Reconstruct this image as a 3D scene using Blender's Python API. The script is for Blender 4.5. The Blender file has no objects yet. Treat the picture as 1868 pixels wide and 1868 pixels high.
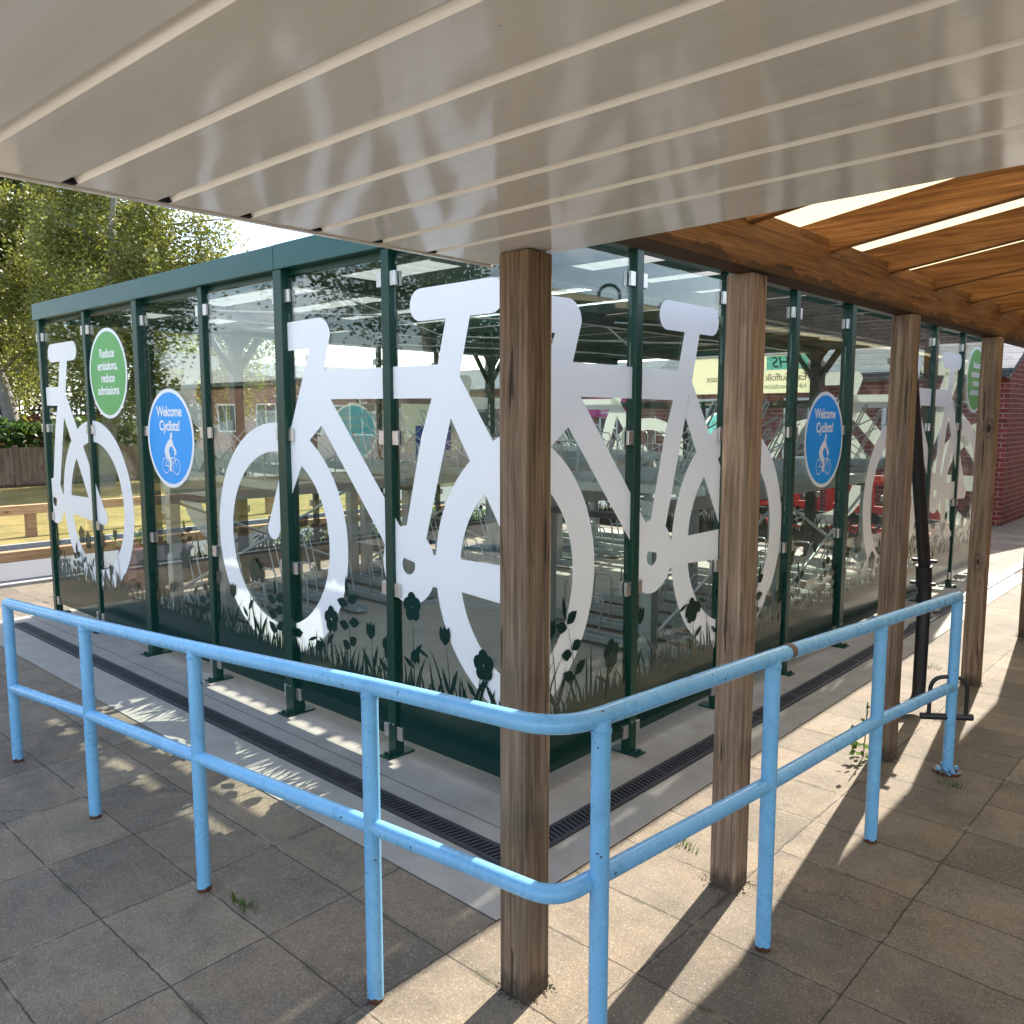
import bpy, bmesh, math, random
from mathutils import Vector, Matrix
R = math.radians
C = bpy.context.scene.collection
D = bpy.data
rnd = random.Random(7)

# ------------------------------------------------------------------ materials
def new_mat(name):
    m = D.materials.new(name); m.use_nodes = True
    nt = m.node_tree; nt.nodes.clear()
    out = nt.nodes.new('ShaderNodeOutputMaterial')
    return m, nt, out

def N(nt, t, **kw):
    n = nt.nodes.new(t)
    for k, v in kw.items():
        if k.startswith('i_'): n.inputs[k[2:].replace('_', ' ')].default_value = v
        else: setattr(n, k, v)
    return n

def L(nt, a, b): nt.links.new(a, b)

def coords(nt, scale=(1, 1, 1), loc=(0, 0, 0), rot=(0, 0, 0), world=True):
    g = N(nt, 'ShaderNodeNewGeometry') if world else N(nt, 'ShaderNodeTexCoord')
    mp = N(nt, 'ShaderNodeMapping')
    mp.inputs['Scale'].default_value = scale; mp.inputs['Location'].default_value = loc; mp.inputs['Rotation'].default_value = rot
    L(nt, g.outputs['Position' if world else 'Object'], mp.inputs['Vector'])
    return mp.outputs['Vector']

def noise(nt, vec, scale, detail=4, rough=.6, dist=0):
    n = N(nt, 'ShaderNodeTexNoise'); n.inputs['Scale'].default_value = scale; n.inputs['Detail'].default_value = detail
    n.inputs['Roughness'].default_value = rough; n.inputs['Distortion'].default_value = dist
    L(nt, vec, n.inputs['Vector']); return n.outputs['Fac']

def ramp(nt, fac, stops):
    r = N(nt, 'ShaderNodeValToRGB')
    e = r.color_ramp.elements
    while len(e) < len(stops): e.new(.5)
    for i, (p, c) in enumerate(stops):
        e[i].position = p; e[i].color = (c, c, c, 1) if isinstance(c, (int, float)) else (*c, 1)
    L(nt, fac, r.inputs['Fac']); return r.outputs['Color']

def mixc(nt, fac, a, b, mode='MIX'):
    m = N(nt, 'ShaderNodeMix', data_type='RGBA', blend_type=mode)
    if isinstance(fac, (int, float)): m.inputs[0].default_value = fac
    else: L(nt, fac, m.inputs[0])
    for v, k in ((a, 6), (b, 7)):
        if isinstance(v, tuple): m.inputs[k].default_value = (*v, 1)
        else: L(nt, v, m.inputs[k])
    return m.outputs[2]

def math_(nt, op, a, b=None, clamp=False):
    m = N(nt, 'ShaderNodeMath', operation=op, use_clamp=clamp)
    for v, k in ((a, 0), (b, 1)):
        if v is None: continue
        if isinstance(v, (int, float)): m.inputs[k].default_value = v
        else: L(nt, v, m.inputs[k])
    return m.outputs[0]

def bsdf(nt, out, col, rough=.5, metal=0, bump=None, bstr=.2, bdist=.01, spec=.5, coat=0):
    p = N(nt, 'ShaderNodeBsdfPrincipled')
    for v, k in ((col, 'Base Color'), (rough, 'Roughness')):
        if isinstance(v, tuple): p.inputs[k].default_value = (*v, 1)
        elif isinstance(v, (int, float)): p.inputs[k].default_value = v
        else: L(nt, v, p.inputs[k])
    p.inputs['Metallic'].default_value = metal
    p.inputs['Specular IOR Level'].default_value = spec
    p.inputs['Coat Weight'].default_value = coat
    if bump is not None:
        b = N(nt, 'ShaderNodeBump'); b.inputs['Strength'].default_value = bstr; b.inputs['Distance'].default_value = bdist
        L(nt, bump, b.inputs['Height']); L(nt, b.outputs['Normal'], p.inputs['Normal'])
    L(nt, p.outputs[0], out.inputs['Surface']); return p

def simple(name, col, rough=.5, metal=0, var=.25, scale=8, bstr=.1, dirt=None, spec=.5):
    m, nt, out = new_mat(name)
    v = coords(nt)
    f = noise(nt, v, scale, 5, .65)
    a = tuple(c * (1 - var) for c in col); b = tuple(min(1, c * (1 + var)) for c in col)
    c = mixc(nt, f, a, b)
    if dirt:
        f2 = noise(nt, v, 2.7, 6, .7)
        c = mixc(nt, ramp(nt, f2, [(.5, 0), (.75, .6)]), c, dirt)
    r = ramp(nt, f, [(.2, max(0, rough - .08)), (.8, min(1, rough + .1))])
    bsdf(nt, out, c, r, metal, bump=noise(nt, v, scale * 12, 3), bstr=bstr, bdist=.003, spec=spec)
    return m

def wood(name, dark, mid, light, axis, grain=60, knots=True, rough=.75, stain=False):
    m, nt, out = new_mat(name)
    sc = [grain, grain, grain]; sc[axis] = grain * .035
    v = coords(nt, tuple(sc))
    wv = coords(nt)
    warp = noise(nt, coords(nt, tuple(3 if i != axis else .8 for i in range(3))), 1.5, 3)
    oi0 = N(nt, 'ShaderNodeObjectInfo'); orr = math_(nt, 'MULTIPLY', oi0.outputs['Random'], 37.0)
    oc = N(nt, 'ShaderNodeCombineXYZ'); [L(nt, orr, oc.inputs[i]) for i in range(3)]
    a0 = N(nt, 'ShaderNodeVectorMath', operation='ADD'); L(nt, v, a0.inputs[0]); L(nt, oc.outputs[0], a0.inputs[1])
    add = N(nt, 'ShaderNodeVectorMath', operation='ADD')
    L(nt, a0.outputs[0], add.inputs[0])
    sclv = N(nt, 'ShaderNodeVectorMath', operation='SCALE'); sclv.inputs['Scale'].default_value = 3
    cmb = N(nt, 'ShaderNodeCombineXYZ'); [L(nt, warp, cmb.inputs[i]) for i in range(3)]
    L(nt, cmb.outputs[0], sclv.inputs[0]); L(nt, sclv.outputs[0], add.inputs[1])
    f = noise(nt, add.outputs[0], 1, 5, .62, .1)
    oi = N(nt, 'ShaderNodeObjectInfo')
    c = ramp(nt, f, [(.28, dark), (.5, mid), (.72, light)])
    c = mixc(nt, 1.0, c, ramp(nt, oi.outputs['Random'], [(0, .72), (1, 1.22)]), 'MULTIPLY')
    big = noise(nt, wv, 2.2, 4)
    c = mixc(nt, ramp(nt, big, [(.35, .0), (.7, .55)]), c, tuple(x * .62 for x in mid))
    h = f
    if knots:
        ks = [5.5, 5.5, 5.5]; ks[axis] = 2.6
        vo = N(nt, 'ShaderNodeTexVoronoi'); vo.inputs['Scale'].default_value = 1
        L(nt, coords(nt, tuple(ks), (.3, .7, .2)), vo.inputs['Vector'])
        k = ramp(nt, vo.outputs['Distance'], [(.05, 1), (.10, 0)])
        ring = ramp(nt, vo.outputs['Distance'], [(.08, 0), (.13, .6), (.2, 0)])
        c = mixc(nt, ring, c, tuple(x * .8 for x in dark))
        c = mixc(nt, k, c, tuple(x * .35 for x in dark))
    ck = [9, 9, 9]; ck[axis] = .55
    cr_ = ramp(nt, noise(nt, coords(nt, tuple(ck), (1, 3, 5)), 3.2, 3, .55), [(.655, 0), (.675, .8)])
    c = mixc(nt, cr_, c, tuple(x * .25 for x in dark))
    fn_ = [160, 160, 160]; fn_[axis] = 3.5
    c = mixc(nt, 1.0, c, ramp(nt, noise(nt, coords(nt, tuple(fn_)), 1, 3, .6), [(.3, .62), (.7, 1.3)]), 'MULTIPLY')
    if axis == 2:
        sz = N(nt, 'ShaderNodeSeparateXYZ'); L(nt, wv, sz.inputs[0])
        damp = math_(nt, 'MULTIPLY', math_(nt, 'SUBTRACT', math_(nt, 'MULTIPLY', noise(nt, coords(nt, (1, 1, .2)), 26, 4, .7), .16), sz.outputs[2]), 25, True)
        c = mixc(nt, math_(nt, 'MULTIPLY', damp, .7), c, (.03, .024, .017))
    if stain:                                   # water stain creeping up from the lower edge
        sp = N(nt, 'ShaderNodeSeparateXYZ'); L(nt, wv, sp.inputs[0])
        n1 = noise(nt, coords(nt, (0, 2.1, .001)), 1.6, 6, .7)
        hgt = math_(nt, 'ADD', math_(nt, 'MULTIPLY', n1, .17), 2.105)
        fac = math_(nt, 'MULTIPLY', math_(nt, 'SUBTRACT', hgt, sp.outputs[2]), 160, True)
        c = mixc(nt, math_(nt, 'MULTIPLY', fac, .75), c, (.035, .018, .008))
        dif = math_(nt, 'ABSOLUTE', math_(nt, 'SUBTRACT', hgt, sp.outputs[2]))
        edge = math_(nt, 'LESS_THAN', dif, .006)
        c = mixc(nt, math_(nt, 'MULTIPLY', edge, .5), c, (.02, .01, .005))
    bsdf(nt, out, c, rough, bump=h, bstr=.35, bdist=.004, spec=.3)
    return m

M = {}
M['green'] = simple('green_powder_coat', (.0035, .040, .027), .3, var=.12, scale=300, bstr=.08, spec=.4)
M['fascia'] = simple('sky_tinted_green_fascia', (.008, .072, .064), .34, var=.1, scale=260, bstr=.15)  # same green paint as the posts, with the sky's reflection tinted in
M['galv'] = simple('galvanised_steel', (.46, .50, .50), .38, metal=.75, var=.25, scale=22, bstr=.05)
M['steel'] = simple('brushed_stainless', (.62, .6, .58), .3, metal=.9, var=.12, scale=60)
M['black'] = simple('black_plastic', (.013, .013, .014), .38, var=.25, scale=18)
M['grate'] = simple('black_grating', (.030, .031, .035), .55, var=.3, scale=30)
M['dark'] = simple('dark_gap', (.008, .008, .009), .9, var=.1)
M['conc'] = simple('concrete', (.31, .285, .245), .85, var=.3, scale=6, bstr=.35, dirt=(.20, .165, .125))
M['pale_bounce'] = simple('pale_bounce_ground', (.46, .42, .36), .85, var=.12, scale=2, bstr=.2)
M['soil'] = simple('soil_grit', (.09, .07, .045), .95, var=.5, scale=90)
M['kerb_dark'] = simple('joint_dirt', (.10, .085, .07), .95)
M['kerb'] = simple('kerb_concrete', (.28, .27, .25), .9, var=.25, scale=9, bstr=.3)
M['asph'] = simple('asphalt', (.115, .117, .122), .9, var=.55, scale=130, bstr=.5)
M['red'] = simple('red_plastic', (.62, .020, .014), .4, var=.12)
M['maroon'] = simple('maroon_paint', (.135, .018, .015), .5, var=.25, scale=6)
M['cream'] = simple('cream_render', (.62, .56, .45), .8, var=.12, scale=3, dirt=(.4, .34, .26))
M['whitep'] = simple('white_paint', (.72, .72, .70), .45, var=.06)
M['slate'] = None
M['sign_green'] = simple('sign_green', (.085, .36, .085), .35, var=.03)
M['sign_blue'] = simple('sign_blue', (.0, .31, .80), .35, var=.02)
M['sign_white'] = simple('sign_white', (.82, .82, .82), .35, var=.02)
M['magenta'] = simple('magenta_panel', (.48, .035, .20), .4, var=.04)
M['orange'] = simple('orange_panel', (.85, .33, .02), .4, var=.04)
M['grey_letters'] = simple('grey_letters', (.20, .20, .15), .5, var=.04)
M['teal'] = simple('teal_letters', (.12, .36, .34), .5, var=.04)
M['poster_blue'] = simple('poster_blue', (.03, .12, .48), .4, var=.05)
M['lamp_metal'] = simple('grey_lamp_metal', (.3, .33, .34), .5, metal=.4, var=.1)
M['window'] = simple('window_glass', (.03, .04, .05), .06, var=.1)
M['post_wood'] = wood('weathered_post_wood', (.085, .054, .034), (.235, .155, .098), (.385, .27, .185), 2)
M['beam_wood'] = wood('stained_beam_wood', (.10, .041, .013), (.24, .106, .034), (.34, .165, .058), 1, stain=True)
M['rafter_wood'] = wood('stained_rafter_wood', (.14, .053, .014), (.32, .138, .040), (.44, .21, .07), 0)
M['rail_wood'] = wood('pale_rail_wood', (.36, .20, .09), (.50, .30, .15), (.60, .39, .22), 1, grain=40)
M['fence_wood'] = wood('old_fence_wood', (.13, .09, .062), (.22, .155, .105), (.30, .22, .155), 2, grain=25)
M['bark_brown'] = simple('brown_tape', (.15, .09, .06), .7, var=.3, scale=40)
M['bark'] = simple('birch_bark', (.22, .20, .17), .9, var=.5, scale=7, bstr=.5)

def paint_blue():
    m, nt, out = new_mat('blue_rail_paint')
    v = coords(nt)
    f = noise(nt, v, 3, 3, .5)
    c = mixc(nt, f, (.160, .405, .635), (.20, .46, .69))
    chips = noise(nt, v, 38, 3, .6)
    chip = ramp(nt, chips, [(.70, 0), (.71, 1)])
    c = mixc(nt, chip, c, (.05, .07, .11))
    grime = ramp(nt, noise(nt, coords(nt, (1, 1, .5)), 11, 6, .75), [(.5, 0), (.72, .5)])
    c = mixc(nt, grime, c, (.10, .25, .40))
    scr = ramp(nt, noise(nt, coords(nt, (1, 1, 1), (4, 2, 7)), 24, 5, .8), [(.66, 0), (.70, .5)])
    c = mixc(nt, scr, c, (.42, .58, .70))
    sp = N(nt, 'ShaderNodeSeparateXYZ'); L(nt, v, sp.inputs[0])
    base = math_(nt, 'LESS_THAN', sp.outputs[2], math_(nt, 'MULTIPLY', noise(nt, v, 40, 2), .028))
    c = mixc(nt, base, c, (.085, .035, .018))
    bsdf(nt, out, c, ramp(nt, noise(nt, v, 15, 4), [(.3, .2), (.7, .38)]), bump=noise(nt, v, 18, 2), bstr=.05, bdist=.003)
    return m
M['blue'] = paint_blue()

def canopy_mat():
    m, nt, out = new_mat('cream_coated_sheet')
    v = coords(nt)
    w = noise(nt, coords(nt, (1.0, 2.4, 1)), 1.9, 1, .3)
    f = noise(nt, v, 3, 4)
    c = mixc(nt, f, (.83, .775, .68), (.87, .82, .735))
    spot = ramp(nt, noise(nt, v, 45, 4, .7), [(.70, 0), (.74, .6)])
    c = mixc(nt, spot, c, (.36, .30, .22))
    streak = ramp(nt, noise(nt, coords(nt, (1.2, 9, 1)), 2.2, 5, .7), [(.5, 0), (.75, .35)])
    c = mixc(nt, streak, c, (.66, .58, .47))
    bsdf(nt, out, c, .10, bump=w, bstr=.16, bdist=.02, spec=.38)
    return m
M['canopy'] = canopy_mat()

def glass_mat(name, f0=.055, tint=(.93, .97, .95)):
    m, nt, out = new_mat(name)
    g = N(nt, 'ShaderNodeNewGeometry')
    d = N(nt, 'ShaderNodeVectorMath', operation='DOT_PRODUCT')
    L(nt, g.outputs['Incoming'], d.inputs[0]); L(nt, g.outputs['Normal'], d.inputs[1])
    a = math_(nt, 'SUBTRACT', 1, math_(nt, 'ABSOLUTE', d.outputs['Value']), True)
    f = math_(nt, 'ADD', math_(nt, 'MULTIPLY', math_(nt, 'POWER', a, 5), 1 - f0), f0, True)
    t = N(nt, 'ShaderNodeBsdfTransparent'); t.inputs[0].default_value = (*tint, 1)
    gl = N(nt, 'ShaderNodeBsdfGlossy'); gl.inputs['Roughness'].default_value = .0; gl.inputs[0].default_value = (1, 1, 1, 1)
    mx = N(nt, 'ShaderNodeMixShader'); L(nt, f, mx.inputs[0]); L(nt, t.outputs[0], mx.inputs[1]); L(nt, gl.outputs[0], mx.inputs[2])
    df = N(nt, 'ShaderNodeBsdfDiffuse'); df.inputs[0].default_value = (.7, .68, .62, 1)
    fl = ramp(nt, noise(nt, coords(nt, (5, 5, .9)), 3, 6, .75), [(.5, .0), (.8, .022)])
    m3 = N(nt, 'ShaderNodeMixShader'); L(nt, fl, m3.inputs[0]); L(nt, mx.outputs[0], m3.inputs[1]); L(nt, df.outputs[0], m3.inputs[2])
    L(nt, m3.outputs[0], out.inputs['Surface']); return m
M['glass'] = glass_mat('clear_glass', .040)
M['clear_sheet'] = glass_mat('added_clear_panel', .05, (.9, .93, .92))

def translucent(name, col, tcol, fac, rough=.35, clear=0.0):
    m, nt, out = new_mat(name)
    p = N(nt, 'ShaderNodeBsdfPrincipled'); p.inputs['Base Color'].default_value = (*col, 1); p.inputs['Roughness'].default_value = rough
    t = N(nt, 'ShaderNodeBsdfTranslucent'); t.inputs[0].default_value = (*tcol, 1)
    mx = N(nt, 'ShaderNodeMixShader'); mx.inputs[0].default_value = fac
    L(nt, p.outputs[0], mx.inputs[1]); L(nt, t.outputs[0], mx.inputs[2])
    res = mx
    if clear:
        tr = N(nt, 'ShaderNodeBsdfTransparent'); m2 = N(nt, 'ShaderNodeMixShader'); m2.inputs[0].default_value = clear
        L(nt, mx.outputs[0], m2.inputs[1]); L(nt, tr.outputs[0], m2.inputs[2]); res = m2
    L(nt, res.outputs[0], out.inputs['Surface']); return m
M['vinyl'] = translucent('white_vinyl', (.93, .93, .93), (.90, .88, .76), .17, .3)
M['vinyl_green'] = simple('green_vinyl', (.004, .028, .021), .1, var=.05, scale=3, bstr=0, spec=.38)
M['cream_vinyl'] = translucent('cream_vinyl', (.84, .83, .76), (.92, .88, .72), .55, .4)
M['blue_vinyl'] = translucent('blue_vinyl', (.10, .45, .55), (.25, .75, .85), .55, .4)
M['poly'] = translucent('ribbed_polycarbonate', (.60, .50, .30), (.66, .57, .36), .44, .4)
M['roof_sheet'] = translucent('grey_roof_sheet', (.52, .53, .51), (.62, .62, .58), .26, .45)

def paving():
    m, nt, out = new_mat('concrete_paving_slabs')
    g = N(nt, 'ShaderNodeNewGeometry')
    wob = noise(nt, coords(nt), 3, 3)
    mp = N(nt, 'ShaderNodeMapping'); mp.inputs['Location'].default_value = (.83 + 20.0, -.045 + 9.9, 0)
    L(nt, g.outputs['Position'], mp.inputs['Vector'])
    def brick(ms):
        b = N(nt, 'ShaderNodeTexBrick'); b.offset = 0; b.squash = 1
        b.inputs['Scale'].default_value = 1; b.inputs['Mortar Size'].default_value = ms; b.inputs['Mortar Smooth'].default_value = .3
        b.inputs['Brick Width'].default_value = .5; b.inputs['Row Height'].default_value = .33
        b.inputs['Color1'].default_value = (0, 0, 0, 1); b.inputs['Color2'].default_value = (1, 1, 1, 1); b.inputs['Mortar'].default_value = (.5, .5, .5, 1)
        n2 = N(nt, 'ShaderNodeVectorMath', operation='ADD'); L(nt, mp.outputs[0], n2.inputs[0])
        cw = N(nt, 'ShaderNodeCombineXYZ'); jit = math_(nt, 'MULTIPLY', math_(nt, 'SUBTRACT', noise(nt, coords(nt), 9, 5, .7), .5), .022)
        L(nt, jit, cw.inputs[0]); L(nt, jit, cw.inputs[1]); L(nt, cw.outputs[0], n2.inputs[1])
        L(nt, n2.outputs[0], b.inputs['Vector']); return b
    b = brick(.0032)
    v = coords(nt)
    base = ramp(nt, b.outputs['Color'], [(0, (.128, .104, .076)), (.5, (.200, .162, .117)), (1, (.28, .222, .152))])
    big = noise(nt, v, 2.3, 7, .78)
    c = mixc(nt, ramp(nt, big, [(.34, .0), (.62, .8)]), base, (.104, .082, .058))
    warm = noise(nt, coords(nt, (1, 1, 1), (3.1, 4.2, 0)), 2.6, 5, .65)
    c = mixc(nt, ramp(nt, warm, [(.46, 0), (.66, .6)]), c, (.235, .172, .108))
    eff = noise(nt, coords(nt, (1, 1, 1), (8.1, 1.2, 0)), 6.5, 8, .8)
    c = mixc(nt, ramp(nt, eff, [(.62, 0), (.70, .5)]), c, (.46, .41, .35))
    grit = noise(nt, v, 150, 4, .8)
    c = mixc(nt, 1.0, c, ramp(nt, grit, [(.22, .38), (.5, 1.0), (.8, 1.6)]), 'MULTIPLY')
    sv_ = N(nt, 'ShaderNodeTexVoronoi'); sv_.inputs['Scale'].default_value = 190; L(nt, v, sv_.inputs['Vector'])
    sr = N(nt, 'ShaderNodeSeparateXYZ'); L(nt, sv_.outputs['Color'], sr.inputs[0])
    c = mixc(nt, math_(nt, 'MULTIPLY', math_(nt, 'GREATER_THAN', sr.outputs[0], .92), .26), c, (.42, .36, .28))
    c = mixc(nt, math_(nt, 'MULTIPLY', math_(nt, 'LESS_THAN', sr.outputs[0], .12), .32), c, (.06, .05, .04))
    c = mixc(nt, math_(nt, 'MULTIPLY', b.outputs['Fac'], .85), c, (.034, .028, .021))
    vo = N(nt, 'ShaderNodeTexVoronoi', feature='DISTANCE_TO_EDGE'); vo.inputs['Scale'].default_value = 1.15
    wv = N(nt, 'ShaderNodeVectorMath', operation='ADD'); L(nt, v, wv.inputs[0])
    cw2 = N(nt, 'ShaderNodeCombineXYZ'); nn = noise(nt, v, 6, 6, .75); L(nt, nn, cw2.inputs[0]); L(nt, nn, cw2.inputs[1]); L(nt, cw2.outputs[0], wv.inputs[1]); L(nt, wv.outputs[0], vo.inputs['Vector'])
    crk = math_(nt, 'MULTIPLY', math_(nt, 'LESS_THAN', vo.outputs['Distance'], .0045), ramp(nt, noise(nt, v, .9, 2), [(.52, 0), (.56, 1)]))
    c = mixc(nt, math_(nt, 'MULTIPLY', crk, .6), c, (.045, .037, .028))
    moss = ramp(nt, noise(nt, v, 4, 4, .7), [(.55, 0), (.65, 1)])
    b2 = brick(.016)
    c = mixc(nt, math_(nt, 'MULTIPLY', math_(nt, 'MULTIPLY', b2.outputs['Fac'], moss), .55), c, (.060, .055, .028))
    sand = ramp(nt, noise(nt, coords(nt, (1, 1, 1), (5, 9, 0)), 5, 5, .7), [(.55, 0), (.64, 1)])
    c = mixc(nt, math_(nt, 'MULTIPLY', math_(nt, 'MULTIPLY', b2.outputs['Fac'], sand), .4), c, (.33, .27, .19))
    h = math_(nt, 'SUBTRACT', math_(nt, 'MULTIPLY', grit, .25), math_(nt, 'MULTIPLY', b.outputs['Fac'], 1.5))
    h = math_(nt, 'ADD', h, math_(nt, 'MULTIPLY', noise(nt, v, 28, 5, .7), .5))
    h = math_(nt, 'ADD', h, math_(nt, 'MULTIPLY', b.outputs['Color'], .0))
    bsdf(nt, out, c, .82, bump=h, bstr=.6, bdist=.006, spec=.35)
    return m
M['paving'] = paving()

def bricks(name, c1, c2, mortar, axis, bw=.225, rh=.075):
    m, nt, out = new_mat(name)
    g = N(nt, 'ShaderNodeNewGeometry'); sp = N(nt, 'ShaderNodeSeparateXYZ'); L(nt, g.outputs['Position'], sp.inputs[0])
    cb = N(nt, 'ShaderNodeCombineXYZ'); s = math_(nt, 'ADD', sp.outputs[0], sp.outputs[1])
    L(nt, s, cb.inputs[0]); L(nt, sp.outputs[2], cb.inputs[1])
    b = N(nt, 'ShaderNodeTexBrick'); b.inputs['Scale'].default_value = 1; b.inputs['Mortar Size'].default_value = .006
    b.inputs['Brick Width'].default_value = bw; b.inputs['Row Height'].default_value = rh
    b.inputs['Color1'].default_value = (*c1, 1); b.inputs['Color2'].default_value = (*c2, 1); b.inputs['Mortar'].default_value = (*mortar, 1)
    L(nt, cb.outputs[0], b.inputs['Vector'])
    v = coords(nt)
    c = mixc(nt, 1.0, b.outputs['Color'], ramp(nt, noise(nt, v, 11, 5, .7), [(.3, .7), (.7, 1.2)]), 'MULTIPLY')
    h = math_(nt, 'SUBTRACT', 1, b.outputs['Fac'])
    bsdf(nt, out, c, .85, bump=h, bstr=.4, bdist=.006, spec=.3)
    return m
M['brick'] = bricks('red_brick', (.135, .028, .021), (.21, .046, .034), (.28, .23, .19), 0)
M['brick2'] = bricks('brown_brick', (.20, .09, .065), (.28, .14, .10), (.36, .30, .25), 0)
M['slate'] = bricks('slate_tiles', (.10, .105, .115), (.15, .155, .165), (.04, .04, .045), 0, .28, .11)

def grass_mat(name, a, b, c3):
    m, nt, out = new_mat(name)
    v = coords(nt)
    f = noise(nt, v, 1.3, 5, .7); f2 = noise(nt, coords(nt, (1, 1, .3)), 55, 4, .75)
    c = ramp(nt, f, [(.3, a), (.55, b), (.75, c3)])
    c = mixc(nt, 1.0, c, ramp(nt, f2, [(.3, .45), (.7, 1.3)]), 'MULTIPLY')
    bsdf(nt, out, c, .95, bump=f2, bstr=.9, bdist=.03, spec=.1)
    return m
M['lawn'] = grass_mat('dry_lawn', (.20, .17, .06), (.36, .28, .105), (.45, .35, .15))
M['field'] = grass_mat('rough_grass', (.06, .075, .02), (.10, .11, .035), (.16, .14, .05))

def leaf_mat(name, a, b, tr):
    m, nt, out = new_mat(name)
    v = coords(nt)
    f = noise(nt, v, 1.1, 4, .6); f2 = noise(nt, v, 9, 2)
    c = mixc(nt, math_(nt, 'ADD', math_(nt, 'MULTIPLY', f, .6), math_(nt, 'MULTIPLY', f2, .4)), a, b)
    p = N(nt, 'ShaderNodeBsdfPrincipled'); L(nt, c, p.inputs['Base Color']); p.inputs['Roughness'].default_value = .45
    t = N(nt, 'ShaderNodeBsdfTranslucent'); L(nt, mixc(nt, .5, c, tr), t.inputs[0])
    mx = N(nt, 'ShaderNodeMixShader'); mx.inputs[0].default_value = .34
    L(nt, p.outputs[0], mx.inputs[1]); L(nt, t.outputs[0], mx.inputs[2]); L(nt, mx.outputs[0], out.inputs['Surface']); return m
M['birch'] = leaf_mat('birch_leaves', (.04, .06, .013), (.24, .25, .055), (.50, .50, .09))
M['tree_dark'] = leaf_mat('dark_leaves', (.035, .055, .014), (.11, .13, .032), (.26, .30, .06))
M['hedge'] = leaf_mat('laurel_leaves', (.03, .075, .015), (.09, .16, .03), (.22, .33, .05))

# ------------------------------------------------------------------ mesh building
class MB:
    def __init__(s): s.v = []; s.f = []; s.sm = []
    def add(s, vs, fs, smooth=False):
        o = len(s.v); s.v += [tuple(v) for v in vs]
        for f in fs: s.f.append(tuple(i + o for i in f)); s.sm.append(smooth)
        return s
    def box(s, a, b):
        x0, y0, z0 = (min(a[i], b[i]) for i in range(3)); x1, y1, z1 = (max(a[i], b[i]) for i in range(3))
        return s.add([(x0,y0,z0),(x1,y0,z0),(x1,y1,z0),(x0,y1,z0),(x0,y0,z1),(x1,y0,z1),(x1,y1,z1),(x0,y1,z1)],
                     [(0,3,2,1),(4,5,6,7),(0,1,5,4),(1,2,6,5),(2,3,7,6),(3,0,4,7)])
    def beam(s, p, q, w, h, up=(0, 0, 1)):
        p = Vector(p); q = Vector(q); d = (q - p).normalized(); r = d.cross(Vector(up)).normalized(); u = r.cross(d)
        vs = [c + r * (a * w / 2) + u * (b * h / 2) for c in (p, q) for a, b in ((-1,-1),(1,-1),(1,1),(-1,1))]
        return s.add(vs, [(0,1,2,3),(7,6,5,4),(0,4,5,1),(1,5,6,2),(2,6,7,3),(3,7,4,0)])
    def tube(s, pts, r, seg=8, caps=True):
        pts = [Vector(p) for p in pts]; n = len(pts)
        rs = r if isinstance(r, (list, tuple)) else [r] * n
        ref = None; rings = []
        for i, p in enumerate(pts):
            d = (pts[min(i+1, n-1)] - pts[max(i-1, 0)]).normalized()
            if ref is None: ref = d.orthogonal().normalized()
            ref = (ref - d * ref.dot(d)).normalized(); b = d.cross(ref)
            rings.append([p + (ref * math.cos(2*math.pi*k/seg) + b * math.sin(2*math.pi*k/seg)) * rs[i] for k in range(seg)])
        fs = [(i*seg+k, i*seg+(k+1) % seg, (i+1)*seg+(k+1) % seg, (i+1)*seg+k) for i in range(n-1) for k in range(seg)]
        s.add([v for ring in rings for v in ring], fs, True)
        if caps:
            s.add(rings[0], [tuple(range(seg))[::-1]]); s.add(rings[-1], [tuple(range(seg))])
        return s
    def disc_cyl(s, c, axis, r, h, seg=20):
        c = Vector(c); a = Vector(axis).normalized(); return s.tube([c, c + a * h], r, seg)
    def poly(s, pts): return s.add(pts, [tuple(range(len(pts)))])
    def prism(s, pts, off):
        n = len(pts); off = Vector(off); a = [Vector(p) for p in pts]; b = [p + off for p in a]
        return s.add(a + b, [tuple(range(n))[::-1], tuple(range(n, 2*n))] + [(i, (i+1) % n, n+(i+1) % n, n+i) for i in range(n)])
    def build(s, name, mat, parent=None, bevel=0, solid=0):
        me = D.meshes.new(name)
        o = Vector(parent_loc(parent)) if parent else Vector((0, 0, 0))
        me.from_pydata([(v[0]-o.x, v[1]-o.y, v[2]-o.z) for v in s.v], [], s.f)
        me.polygons.foreach_set('use_smooth', s.sm)
        me.materials.append(M[mat] if isinstance(mat, str) else mat); me.update()
        ob = D.objects.new(name, me); C.objects.link(ob)
        if parent: ob.parent = parent
        if bevel:
            md = ob.modifiers.new('bevel', 'BEVEL'); md.width = bevel; md.segments = 2; md.limit_method = 'ANGLE'
        return ob

def parent_loc(p):
    v = Vector(p.location)
    while p.parent: p = p.parent; v += Vector(p.location)
    return v

def tag(o, label=None, cat=None, group=None, kind=None):
    if label: o['label'] = label
    if cat: o['category'] = cat
    if group: o['group'] = group
    if kind: o['kind'] = kind
    return o

def thing(name, loc, label, cat, group=None):
    o = D.objects.new(name, None); C.objects.link(o); o.location = loc; o.empty_display_size = .2
    return tag(o, label, cat, group)

def copy_tree(o, parent=None):
    c = o.copy(); C.objects.link(c)
    if parent: c.parent = parent
    for ch in o.children: copy_tree(ch, c)
    return c

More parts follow.
